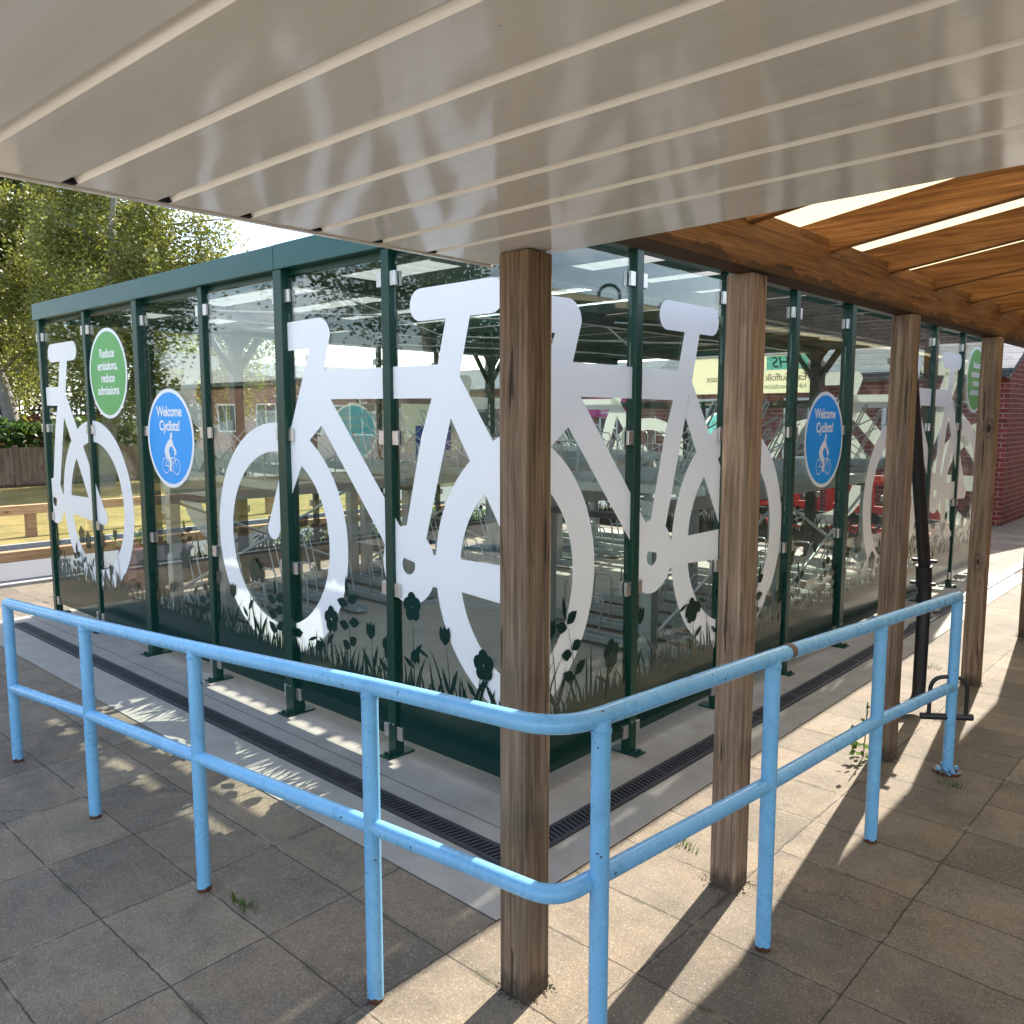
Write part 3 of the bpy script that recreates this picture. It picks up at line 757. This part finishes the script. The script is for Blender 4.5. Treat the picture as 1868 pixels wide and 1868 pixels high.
# D-lock
lk = thing('bicycle_lock', (-1.055, 4.25, .25), 'black U shaped bicycle lock hanging on the blue rail', 'bike lock')
b = MB(); b.tube(fillet([(-1.135, 4.19, .275), (-1.135, 4.19, .47), (-1.0, 4.29, .47), (-1.0, 4.29, .275)], .07, 7), .0095, 10); b.build('shackle', 'black', lk)
b = MB(); b.tube([(-1.165, 4.17, .275), (-.975, 4.31, .275)], .016, 12); b.build('crossbar', 'black', lk)

# ------------------------------------------------------------------ cream canopy above the camera
cp = thing('sheet_canopy', (-.5, 0, 2.16), 'low cream coated ribbed metal canopy overhead', 'canopy')
def cpt(x, y, z): return (x, y + .055*(x+1.72), z + .03*(x+1.72) + 2.13)
b = MB(); X0, X1 = -1.72, 3.6; prof2 = []
yy = 1.745
edge = [(1.80, .0)]
k = 0
ribc = [1.56 - .1825*i for i in range(13)]
for rc in ribc: edge += [(rc+.0135, 0), (rc+.007, .011), (rc-.007, .011), (rc-.0135, 0)]
edge.append((-0.75, 0))
n = len(edge)
NX = 30
xs = [X0 + (X1-X0)*i/NX for i in range(NX+1)]
for i in range(NX):
    b.add([cpt(xs[i], y, z) for y, z in edge] + [cpt(xs[i+1], y, z) for y, z in edge], [(j, j+1, n+j+1, n+j) for j in range(n-1)])
b.build('ribbed_sheet', 'canopy', cp)
b = MB()     # upper skin 40 mm above, so that the canopy has depth
b.poly([cpt(X0, 1.80, .034), cpt(X1, 1.80, .034), cpt(X1, -0.75, .034), cpt(X0, -0.75, .034)]); b.poly([cpt(X0, 1.80, .0), cpt(X1, 1.80, .0), cpt(X1, 1.80, .034), cpt(X0, 1.80, .034)])
b.build('top_skin', 'canopy', cp)
for rc in ribc[:12]: MB().prism([cpt(X0+.004, rc+.0128, .0002), cpt(X0+.004, rc+.0066, .0108), cpt(X0+.004, rc-.0066, .0108), cpt(X0+.004, rc-.0128, .0002)], (.01, 0, 0)).build('rib_closer', 'dark', cp)
b = MB(); b.add(*(lambda q: (q.v, q.f))(MB().beam(cpt(X0-.012, 1.812, .014), cpt(X0-.012, -0.75, .014), .012, .036))); b.build('edge_trim', 'canopy', cp)
b = MB(); b.beam(cpt(X0-.003, 1.806, .010), cpt(X0-.003, -0.75, .010), .006, .016); b.build('edge_gap', 'dark', cp)  # shade of the gap behind the trim, painted as a dark strip

# ------------------------------------------------------------------ timber walkway canopy
wc = thing('timber_canopy', (-1.3, 6, 0), 'orange stained timber walkway roof with rafters under clear sheeting', 'canopy')
MB().box((-1.392, 1.86, 2.168), (-1.295, 14.0, 2.305)).build('header_beam', 'beam_wood', wc, bevel=.003)
ry = 1.90; ys = []
while ry < 13.9: ys.append(ry); ry += .648
sl = .155
for i, y in enumerate(ys):
    b = MB(); P = [(-1.42, 2.306 - .0), (-1.295, 2.306), (1.1, 2.306 + sl*2.395), (1.1, 2.306 + sl*2.395 + .122), (-1.42, 2.306 - sl*.125 + .122)]
    b.prism([(x, y-.0225, z) for x, z in P], (0, .045, 0)); b.build('rafter', 'rafter_wood', wc, bevel=.002)
    if i < len(ys)-1:
        MB().box((-1.343, y+.024, 2.307), (-1.30, ys[i+1]-.024, 2.352)).build('blocking', 'beam_wood', wc)
b = MB()
pr = []; y = 1.62
while y < 14.0: pr += [(y, 0), (y+.04, .018)]; y += .08
b.add([(-1.55, y, 2.412 + z - .02) for y, z in pr] + [(1.25, y, 2.412 + sl*2.8 + z - .02) for y, z in pr], [(i, i+1, len(pr)+i+1, len(pr)+i) for i in range(len(pr)-1)])
b.build('clear_sheet', 'poly', wc)
MB().box((1.02, 1.80, 2.50), (1.07, 14, 2.67)).build('wall_plate', 'beam_wood', wc)

wl = ['thick weathered timber post standing in the corner of the blue handrail', 'weathered timber post with a large knot, second from the camera', 'weathered timber post with a creeper at its foot, beside the black drainpipe',
      'weathered timber post just past the end of the blue handrail', 'dark timber post at the right edge, farthest of the row']
pp = [(-1.543, 1.748, .052, 2.133), (-1.366, 2.672, .050, 2.167), (-1.345, 4.235, .050, 2.167), (-1.335, 5.80, .050, 2.167), (-1.330, 7.36, .050, 2.167)]
for i, (x, y, h, zt) in enumerate(pp):
    b = MB(); b.box((x-h, y-h, -.02), (x+h, y+h, zt)); o = b.build('timber_post', 'post_wood', bevel=.006); tag(o, wl[i], 'post', 'timber posts under the canopies')

r = random.Random(12)
for (x, y, h, zt), lb in zip(pp, ('soil and grit gathered round the corner timber post', 'soil and grit gathered round the second timber post', 'soil and grit gathered round the third timber post', 'soil and grit gathered round the fourth timber post', 'soil and grit gathered round the fifth timber post')):
    b = MB()
    for k in range(150):
        sd_ = r.choice(((1, 0), (-1, 0), (0, 1), (0, -1))); t_ = r.uniform(-h*1.1, h*1.1); o_ = h + abs(r.gauss(0, .016)); q = Vector((x + (sd_[0]*o_ or t_), y + (sd_[1]*o_ or t_), .0)); e = r.uniform(.0015, .005)
        b.add([q + Vector((-e, -e*.6, 0)), q + Vector((e, -e, 0)), q + Vector((.2*e, e, 0)), q + Vector((0, 0, e*.9))], [(0, 1, 3), (1, 2, 3), (2, 0, 3)])
    tag(b.build('grit', 'soil'), lb, 'grit', kind='stuff')
# black drainpipe
dp = thing('drainpipe', (-1.4, 4.9, 0), 'black plastic drainpipe with a bend beside the third timber post', 'pipe')
b = MB(); b.tube(fillet([(-1.42, 4.50, 2.16), (-1.42, 4.56, 1.98), (-1.42, 5.02, .80)], .1, 8), .033, 18); b.build('upper_pipe', 'black', dp)
b = MB(); b.tube(fillet([(-1.42, 5.01, .83), (-1.42, 5.03, .70), (-1.42, 5.02, .06), (-1.47, 4.88, .045)], .06, 8), .036, 18); b.build('lower_pipe', 'black', dp)
b = MB(); b.tube([(-1.42, 4.985, .86), (-1.42, 5.005, .74)], .042, 18); b.build('coupling', 'black', dp)
for z in (.89, .76):
    b = MB(); b.box((-1.485, 4.97, z-.008), (-1.355, 5.0, z+.008)); b.build('bracket', 'black', dp)

# ------------------------------------------------------------------ plants by the rail
def leaves(b, pts, size, r, flat=0):
    for p in pts:
        a = r.uniform(0, 6.28); e = r.uniform(-.8, .8); s = size*r.uniform(.6, 1.3)
        u = Vector((math.cos(a)*math.cos(e), math.sin(a)*math.cos(e), math.sin(e))); w = u.cross(Vector((r.uniform(-1, 1), r.uniform(-1, 1), r.uniform(-1, 1)))).normalized()
        p = Vector(p); b.add([p, p + u*s*.5 + w*s*.32, p + u*s, p + u*s*.5 - w*s*.32], [(0, 1, 2, 3)])
def tuft(x, y, label, n=40, h=.07, spread=.05, seed=1):
    r = random.Random(seed); b = MB()
    for i in range(n):
        a = r.uniform(0, 6.28); d = r.uniform(0, spread); q = Vector((x + d*math.cos(a)*1.6, y + d*math.sin(a)*.6, .001)); hh = r.uniform(.3, 1)*h
        tip = q + Vector((math.cos(a)*hh*.6, math.sin(a)*hh*.6, hh)); w = Vector((-math.sin(a), math.cos(a), 0))*.003
        b.add([q-w, q+w, tip], [(0, 1, 2)])
    o = b.build('weed', 'hedge'); tag(o, label, 'weed', 'weeds in the paving joints')
tuft(-2.53, 1.40, 'small green weed with seed heads growing in a joint below the left blue rail', 46, .05, .045, 1)
tuft(-1.30, 4.98, 'weed growing at the foot of the black drainpipe', 40, .05, .06, 2)
tuft(-.98, 4.10, 'dry weed by the flange of the last blue rail post', 40, .035, .06, 3)
tuft(-1.62, 2.80, 'low green weed beside the second timber post', 40, .03, .05, 4)
tuft(-1.66, 6.0, 'weed on the paving behind the fourth timber post', 40, .04, .06, 5)
tuft(-1.75, 2.33, 'tiny moss tuft in a joint near the corner timber post', 30, .02, .04, 6)
r = random.Random(4); b = MB(); pts = []
for i in range(26):
    z = r.uniform(0, .30)*r.random()**.5; pts.append((-1.42 + r.uniform(-.05, .02), 4.16 + r.uniform(-.06, .05) - .05*(1-z), z))
leaves(b, pts, .04, r); b.tube([(-1.42, 4.17, 0), (-1.41, 4.16, .15), (-1.415, 4.18, .28)], .003, 5)
tag(b.build('creeper', 'hedge'), 'pale green creeper climbing the foot of the third timber post', 'plant')

# ------------------------------------------------------------------ trees and planting on the left
def crown_tree(name, label, cat, base, height, radius, nstrand, mat, seed, droop=1.6, leaf=.11, trunk_lean=(0, 0), group=None, zlo=.35, strand=26, trunk_r=.17):
    r = random.Random(seed); t = thing(name, base, label, cat, group); B = Vector(base)
    tr = MB(); topv = B + Vector((trunk_lean[0], trunk_lean[1], height*.93))
    n = 9; sp = [B.lerp(topv, i/(n-1)) + Vector((r.uniform(-.12, .12), r.uniform(-.12, .12), 0))*(i > 0) for i in range(n)]
    tr.tube(sp, [trunk_r*(1-.9*i/(n-1)) for i in range(n)], 9)
    ends = []
    for k in range(20):
        u = r.uniform(.22, .95); s0 = B.lerp(topv, u); a = r.uniform(0, 6.28); ln = radius*r.uniform(.45, 1.0)*(1.15 - .55*abs(u-.5))
        mid_ = s0 + Vector((math.cos(a)*ln*.5, math.sin(a)*ln*.5, ln*.45)); e = s0 + Vector((math.cos(a)*ln, math.sin(a)*ln, ln*.5))
        tr.tube([s0, mid_, e], [.05, .03, .01], 6); ends += [(s0, mid_, e)]
    tr.build('trunk', 'bark', t)
    cr = MB()
    for k in range(nstrand):
        s0, m_, e = r.choice(ends); u = r.uniform(.25, 1.05); q = (m_.lerp(e, (u-.5)*2) if u > .5 else s0.lerp(m_, u*2))
        q = q + Vector((r.gauss(0, .2), r.gauss(0, .2), r.gauss(.05, .22)))
        dn = r.uniform(.3, 1.0)*droop; sw = Vector((r.gauss(0, .12), r.gauss(0, .12), 0))
        pts = []
        for j in range(strand):
            v = j/strand; p = q + Vector((sw.x*v, sw.y*v, -dn*v + .25*droop*math.sin(v*2.2)*.4)) + Vector((r.gauss(0, .07), r.gauss(0, .07), r.gauss(0, .06)))
            if p.z > B.z + zlo: pts.append(p)
        leaves(cr, pts, leaf, r)
    cr.build('crown', mat, t); return t
crown_tree('birch_tree', 'tall weeping birch with sunlit yellow green leaves, nearest the shelter on the left', 'tree', (-20.0, 8.0, 0), 8.8, 2.35, 3000, 'birch', 21, 2.1, .085, (.6, .5), 'trees on the left of the lawn', 1.1, 26, .2)
crown_tree('birch_tree', 'second weeping birch hanging over the lawn in front of the far building', 'tree', (-20.5, 10.7, 0), 5.7, 1.9, 1500, 'birch', 22, 2.0, .085, (-.3, .3), 'trees on the left of the lawn', 1.2, 26, .16)
crown_tree('birch_tree', 'leaning birch with a pale trunk at the left edge of the picture', 'tree', (-23.6, 7.6, 0), 9.6, 3.2, 2200, 'birch', 23, 1.9, .095, (-1.0, -1.6), 'trees on the left of the lawn', 1.5, 24, .22)
crown_tree('broad_tree', 'dark leafy tree behind the board fence at the far left', 'tree', (-29.0, 10.2, 0), 9.0, 4.2, 2200, 'tree_dark', 24, 1.6, .17, (0, 0), 'trees on the left of the lawn', .8, 22, .3)
crown_tree('broad_tree', 'shady tree behind the hedge at the left edge', 'tree', (-28.0, 6.8, 0), 8.6, 4.2, 2200, 'tree_dark', 25, 1.6, .17, (0, 0), 'trees on the left of the lawn', .8, 22, .3)
# trees behind the camera that the left glass wall mirrors
crown_tree('broad_tree', 'tree across the road mirrored in the left glass wall, nearer the corner', 'tree', (-10.6, -4.3, 0), 6.4, 2.3, 1500, 'tree_dark', 26, 1.2, .085, (0, 0), 'trees mirrored in the glass', 1.4, 20, .2)
crown_tree('broad_tree', 'tree across the road mirrored in the left glass wall, farther from the corner', 'tree', (-16.0, -1.6, 0), 5.2, 2.0, 1300, 'tree_dark', 27, 1.2, .085, (0, 0), 'trees mirrored in the glass', 1.2, 20, .2)

# hedge and fence
r = random.Random(9); b = MB()
pts = []
for i in range(5200):
    y = r.uniform(2, 12); x = -22.75 + r.gauss(0, .3); z = min(1.46 + .1*math.sin(y*3.1), .3 + abs(r.gauss(.9, .35))); pts.append((x, y, z))
for i in range(2600):
    pts.append((-22.75 + r.uniform(-.55, .55), r.uniform(2, 12), 1.34 + r.uniform(-.12, .14)))
leaves(b, pts, .17, r); tag(b.build('hedge', 'hedge'), 'clipped laurel hedge rising above the board fence', 'hedge')
fc = thing('board_fence', (-22, 7, 0), 'old brown close board fence along the back of the lawn', 'fence')
b = MB(); y = 1.0; r = random.Random(3)
while y < 12: b.box((-22.03 + r.uniform(-.008, .008), y, .12), (-22.01 + r.uniform(0, .008), y+.118, .92 + r.uniform(-.012, .012))); y += .125
b.build('boards', 'fence_wood', fc)
MB().box((-22.045, 1, .0), (-22.0, 12, .118)).build('gravel_board', 'fence_wood', fc)
for y in (2.2, 4.5, 6.75, 9.1, 11.4): MB().box((-22.0, y-.05, 0), (-21.9, y+.05, .98)).build('post', 'fence_wood', fc)
bw = thing('brick_wall', (-25, 8, 0), 'red brick garden wall topped by dark railings behind the hedge', 'wall')
MB().box((-25.2, 2, 0), (-25.0, 10.2, 1.72)).build('wall', 'brick', bw)
b = MB(); b.box((-25.12, 2, 2.18), (-25.08, 10.2, 2.22)); b.box((-25.12, 2, 1.8), (-25.08, 10.2, 1.83)); y = 2
while y < 10.2: b.box((-25.115, y, 1.72), (-25.085, y+.03, 2.18)); y += .12
b.build('railing', 'grate', bw)

for i, (x, y, hh, w_, lb) in enumerate(((-26.6, 5.2, 3.6, 1.3, 'dark shrub behind the garden wall at the left edge'), (-26.9, 8.6, 4.2, 1.7, 'tall dark shrub behind the garden wall, seen left of the first glass panel'), (-26.2, 12.2, 3.4, 1.5, 'dark shrub past the end of the garden wall, seen through the left glass'))):
    r = random.Random(50+i); t = thing('shrub', (x, y, 0), lb, 'shrub', 'shrubs behind the garden wall')
    b = MB(); st = MB(); cl_ = [(x + r.gauss(0, w_*.45), y + r.gauss(0, w_*.7), r.uniform(.5, 1)*hh*.85) for k in range(34)]
    for c in cl_:
        st.tube([(x, y, .0), ((x+c[0])/2, (y+c[1])/2, c[2]*.6), c], [.04, .025, .008], 5)
        leaves(b, [(c[0] + r.gauss(0, .28), c[1] + r.gauss(0, .28), max(.3, c[2] + r.gauss(0, .34))) for k in range(170)], .13, r)
    st.build('stem', 'bark', t); b.build('foliage', 'tree_dark', t)

def knee_rail(x, y0, y1, zt, h, label):
    t = thing('knee_rail', (x, y0, 0), label, 'rail fence', 'low timber rails along the lawn')
    MB().box((x-.05, y0, zt-h), (x+.05, y1, zt)).build('rail', 'rail_wood', t, bevel=.006)
    y = y0 + .6
    while y < y1: MB().box((x-.06, y-.06, 0), (x+.06, y+.06, zt-h+.001)).build('post', 'rail_wood', t); y += 1.9
knee_rail(-9.6, -6, 9.0, .30, .11, 'low pale timber rail beside the asphalt path, nearer the shelter')
knee_rail(-12.9, -6, 10.5, .45, .13, 'low pale timber rail at the back of the sunny lawn')
# planting bed outside the far left wall
pb = thing('planting_bed', (-8.4, 7, 0), 'raised bed of low green shrubs outside the far left glass', 'planter')
b = MB(); b.box((-8.9, 5.0, 0), (-8.82, 9.2, .16)); b.box((-8.28, 5.0, 0), (-8.2, 9.2, .16)); b.box((-8.82, 5.0, 0), (-8.28, 5.08, .16)); b.box((-8.82, 5.08, 0), (-8.28, 9.2, .11)); b.build('edging', 'kerb', pb)
r = random.Random(5); b = MB(); leaves(b, [(-8.55 + r.uniform(-.28, .28), r.uniform(5.1, 9.1), .12 + abs(r.gauss(0, .11))) for i in range(1500)], .075, r); b.build('shrubs', 'hedge', pb)
bo = thing('bollard', (-8.0, 4.45, 0), 'dark red square bollard outside the far left glass', 'bollard')
b = MB(); b.box((-8.1, 4.33, 0), (-7.9, 4.55, .72)); b.box((-8.12, 4.31, .0), (-7.88, 4.57, .05)); b.build('shaft', 'maroon', bo, bevel=.008); MB().prism([(-8.12,4.31,.722),(-7.88,4.31,.722),(-7.88,4.57,.722),(-8.12,4.57,.722)], (0,0,.035)).build('cap', 'grate', bo, bevel=.006)
pt = thing('planter_tub', (-8.35, 3.75, 0), 'low dark red planter tub outside the left end of the shelter', 'planter')
b = MB(); b.prism([(-8.55,3.5,0),(-8.15,3.5,0),(-8.15,4.05,0),(-8.55,4.05,0)], (0,0,.36)); b.box((-8.58,3.47,.36),(-8.12,4.08,.40)); b.build('tub', 'maroon', pt, bevel=.01)
r = random.Random(6); b = MB(); leaves(b, [(-8.35 + r.gauss(0, .1), 3.78 + r.gauss(0, .14), .40 + abs(r.gauss(0, .07))) for i in range(220)], .07, r); b.build('plant', 'hedge', pt)

# street lamp, cream wall, far building
sl_ = thing('street_lamp', (-23.6, 15.2, 0), 'grey tubular street lamp column behind the hanging birch branches', 'street lamp', 'street lamps')
MB().tube([(-23.6, 15.2, 0), (-23.6, 15.2, 5.6), (-23.3, 15.0, 5.9)], [.07, .045, .035], 10).build('column', 'lamp_metal', sl_)
MB().box((-23.4, 14.75, 5.86), (-22.9, 15.05, 5.96)).build('lantern', 'lamp_metal', sl_)
cw = thing('low_wall', (-27, 18, 0), 'cream rendered wall with a coping behind the street lamp', 'wall')
MB().box((-27.2, 14.5, 0), (-27.0, 23.5, 1.72)).build('wall', 'cream', cw); MB().box((-27.25, 14.45, 1.72), (-26.95, 23.5, 1.86)).build('coping', 'cream', cw)

def building(label, x0, y0, x1, y1, h, wall, roof_h, over=.3, ridge='x', group=None):
    t = thing('brick_building', ((x0+x1)/2, (y0+y1)/2, 0), label, 'building', group)
    b = MB(); b.box((x0, y0, 0), (x1, y1, h))
    if roof_h and ridge == 'x':
        ym = (y0+y1)/2
        for x in (x0, x1-.2): b.prism([(x, y0, h), (x, y1, h), (x, ym, h+roof_h)], (.2, 0, 0))
    b.build('wall', wall, t)
    rf = MB()
    if roof_h and ridge == 'x':
        ym = (y0+y1)/2; s = roof_h/(ym-y0)
        rf.prism([(x0-.1, y0-over, h-over*s+.02), (x0-.1, y0-over, h-over*s+.1), (x0-.1, ym, h+roof_h+.1), (x0-.1, ym, h+roof_h+.02)], (x1-x0+.2, 0, 0))
        rf.prism([(x0-.1, ym, h+roof_h+.02), (x0-.1, ym, h+roof_h+.1), (x0-.1, y1+over, h-over*s+.1), (x0-.1, y1+over, h-over*s+.02)], (x1-x0+.2, 0, 0))
    elif roof_h:
        xm = (x0+x1)/2; s = roof_h/(xm-x0)
        rf.prism([(x0-over, y0-.1, h-over*s+.02), (x0-over, y0-.1, h-over*s+.1), (xm, y0-.1, h+roof_h+.1), (xm, y0-.1, h+roof_h+.02)], (0, y1-y0+.2, 0))
        rf.prism([(xm, y0-.1, h+roof_h+.02), (xm, y0-.1, h+roof_h+.1), (x1+over, y0-.1, h-over*s+.1), (x1+over, y0-.1, h-over*s+.02)], (0, y1-y0+.2, 0))
    else:
        rf.box((x0-.15, y0-.15, h), (x1+.15, y1+.15, h+.18))
    rf.build('roof', 'slate', t); return t
def window(t, axis, a, c, z0, z1, plane, side):
    """axis 'x': facade parallel to x at y=plane; side = outward sign"""
    def P(s, z, o): return (s, plane + side*o, z) if axis == 'x' else (plane + side*o, s, z)
    f = MB(); w = .07
    for s0, s1, q0, q1 in ((a, c, z0, z0+w), (a, c, z1-w, z1), (a, a+w, z0+w, z1-w), (c-w, c, z0+w, z1-w), ((a+c)/2-.03, (a+c)/2+.03, z0+w, z1-w)):
        A = P(s0, q0, .01); Bq = P(s1, q1, .05); f.box(A, Bq)
    fr = f.build('window', 'whitep', t)
    MB().box(P(a+w, z0+w, .004), P(c-w, z1-w, .02)).build('pane', 'window', fr)
b1 = building('red brick single storey building with a slate roof at the right, behind the shelter', -9.3, 14.5, -3.07, 19.5, 2.42, 'brick', 1.15, .28)
MB().box((-9.35, 14.14, 2.26), (-3.0, 14.24, 2.36)).build('gutter', 'black', b1)
MB().box((-9.3, 14.26, 2.24), (-3.07, 14.496, 2.34)).build('soffit', 'grate', b1)
for a in (-8.6, -6.6, -4.9): window(b1, 'x', a, a+.95, .9, 2.0, 14.5, -1)
b2 = building('long brown brick building with a magenta entrance sign behind the shelter', -30, 24, -10.5, 30, 2.7, 'brick2', .9, .3)
for i in range(8):
    a = -29.2 + i*2.3; window(b2, 'x', a, a+1.5, .75, 1.65 if -18.4 < a < -15 else 2.0, 24, -1)
es = thing('entrance_sign', (-17.1, 23.9, 1.9), 'magenta Central Entrance and Outpatients sign on the brown brick building', 'sign')
MB().box((-18.2, 23.86, 1.62), (-16.0, 23.93, 2.32)).build('board', 'magenta', es)
for txt, z in (('Central Entrance', 2.03), ('Outpatients', 1.80)):
    text_mesh(txt, .21, lambda x, y, z=z: (-17.1 + x, 23.852, z + y), .006).build('lettering', 'sign_white', es)
b3 = building('far flat brown building with a white balcony rail on the left', -47, 22, -36, 44, 3.5, 'brick2', .9, .4, 'y')
for i in range(7): window(b3, 'y', 23 + i*2.8, 24.6 + i*2.8, 1.0, 2.2, -36, 1)
b = MB(); b.box((-35.3, 22, 2.55), (-35.24, 44, 2.62)); b.box((-35.3, 22, 1.6), (-35.24, 44, 1.66))
y = 22.2
while y < 44: b.box((-35.29, y, .0), (-35.25, y+.06, 2.55)); y += 2.4
b.build('balcony_rail', 'whitep', b3)
os_ = thing('direction_sign', (-31, 28.0, 2.2), 'small orange direction board on posts seen between the bicycle graphics', 'sign')
MB().box((-30.3, 27.2, 2.0), (-30.25, 28.9, 2.3)).build('board', 'orange', os_)
for y in (27.3, 28.7): MB().box((-30.36, y, 0), (-30.31, y+.06, 2.3)).build('post', 'lamp_metal', os_)
b4 = building('long low brick building behind the viewer, mirrored in the left glass wall', -46, -22, -3, -15, 3.0, 'brick2', 0)
for i in range(12): window(b4, 'x', -44 + i*3.4, -42.4 + i*3.4, .9, 2.2, -15, 1)
b5 = building('low brick building along the walkway, mirrored in the right glass wall', 1.75, 3.6, 9, 16, 2.6, 'brick2', 0)
b6 = building('taller brick wing beyond the walkway, mirrored in the right glass wall', -1.0, 16.4, 4.3, 30, 6.5, 'brick2', 0)
gl = thing('street_lamp', (1.45, 8.2, 0), 'gooseneck lamp behind the timber canopy, mirrored in the right glass wall', 'street lamp', 'street lamps')
MB().tube(fillet([(1.45, 8.2, 0), (1.45, 8.2, 3.1)], .1) + [Vector((1.45 - .11*(1-math.cos(t*.314)), 8.2 + .06*(1-math.cos(t*.314)), 3.1 + .12*math.sin(t*.314))) for t in range(1, 11)] + [Vector((1.23, 8.32, 3.02))], .02, 10).build('column', 'grate', gl)
MB().tube([(1.23, 8.32, 3.04), (1.23, 8.32, 2.98), (1.23, 8.32, 2.88)], [.03, .05, .10], 14).build('shade', 'lamp_metal', gl)

# red barriers behind the back wall
def barrier(x, y, rz, label):
    t = thing('plastic_barrier', (x, y, 0), label, 'barrier', 'red plastic barriers behind the shelter')
    b = MB(); W, H = .75, .92
    def bx(a, c): b.add([v for v in MB().box(a, c).v], MB().box(a, c).f)
    bx((-W, -.03, .80), (W, .03, H)); bx((-W, -.03, .42), (W, .03, .52)); bx((-W, -.03, .14), (W, .03, .24))
    for k in range(6): xx = -W + k*(2*W-.1)/5; bx((xx, -.025, .24), (xx+.1, .025, .42)); bx((xx, -.025, .52), (xx+.1, .025, .80))
    me = b; me.v = [(v[0]+x, v[1]+y, v[2]) for v in me.v]; me.build('panel', 'red', t, bevel=.01)
    for s in (-.55, .55): MB().box((x+s-.04, y-.28, .0), (x+s+.04, y+.28, .135)).build('foot', 'grate', t)
    t.rotation_euler = (0, 0, rz)
barrier(-5.35, 11.25, .06, 'red plastic pedestrian barrier behind the back glass, left of the pair')
barrier(-3.75, 11.2, -.1, 'red plastic pedestrian barrier behind the back glass, nearest the timber posts')

# ------------------------------------------------------------------ light, sky, camera
w = D.worlds.new('World'); bpy.context.scene.world = w; w.use_nodes = True; nt = w.node_tree; nt.nodes.clear()
EL, AZ = R(38.5), math.atan2(-.14, .99)
out = nt.nodes.new('ShaderNodeOutputWorld'); bg = nt.nodes.new('ShaderNodeBackground'); bg.inputs['Strength'].default_value = .13
sky = nt.nodes.new('ShaderNodeTexSky'); sky.sky_type = 'NISHITA'; sky.sun_disc = False; sky.sun_elevation = EL; sky.sun_rotation = AZ
sky.air_density = 1.0; sky.dust_density = 1.2; sky.ozone_density = 1.2
tc = nt.nodes.new('ShaderNodeTexCoord'); sp = nt.nodes.new('ShaderNodeSeparateXYZ'); L(nt, tc.outputs['Generated'], sp.inputs[0])
zc = math_(nt, 'MAXIMUM', sp.outputs[2], .03); zc = math_(nt, 'ADD', zc, .12)
cb = nt.nodes.new('ShaderNodeCombineXYZ'); L(nt, math_(nt, 'DIVIDE', sp.outputs[0], zc), cb.inputs[0]); L(nt, math_(nt, 'DIVIDE', sp.outputs[1], zc), cb.inputs[1])
cf = noise(nt, cb.outputs[0], 1.1, 7, .62, .4)
cl = ramp(nt, cf, [(.50, 0), (.70, 1)])
hz = ramp(nt, sp.outputs[2], [(.0, .6), (.10, .12), (.3, .0)])
mx = math_(nt, 'MAXIMUM', math_(nt, 'MULTIPLY', cl, .85), hz)
hs = N(nt, 'ShaderNodeHueSaturation'); hs.inputs['Saturation'].default_value = 1.15; L(nt, sky.outputs[0], hs.inputs['Color'])
col = mixc(nt, mx, hs.outputs[0], (12, 12.2, 12.5))
L(nt, col, bg.inputs['Color']); L(nt, bg.outputs[0], out.inputs['Surface'])
sd = D.lights.new('sun', 'SUN'); sd.energy = 4.2; sd.angle = R(.5); sd.color = (1, .94, .84)
so = D.objects.new('sun', sd); C.objects.link(so)
sv = Vector((math.sin(AZ)*math.cos(EL), math.cos(AZ)*math.cos(EL), math.sin(EL))); so.rotation_euler = (-sv).to_track_quat('-Z', 'Y').to_euler()
cd = D.cameras.new('camera'); cam = D.objects.new('camera', cd); C.objects.link(cam)
cam.location = (0, 0, 1.7); cam.rotation_euler = (R(90-6.6), 0, R(42.35)); cd.sensor_width = 36; cd.lens = 36*1532/1868; cd.clip_start = .02; cd.clip_end = 2000
sc = bpy.context.scene; sc.camera = cam
sc.view_settings.view_transform = 'Standard'; sc.view_settings.look = 'None'; sc.view_settings.exposure = 1.75; sc.view_settings.gamma = 1
sc.render.engine = 'CYCLES'; sc.cycles.max_bounces = 14; sc.cycles.transparent_max_bounces = 40; sc.cycles.glossy_bounces = 5; sc.cycles.diffuse_bounces = 6
sc.cycles.caustics_reflective = False; sc.cycles.sample_clamp_indirect = 8
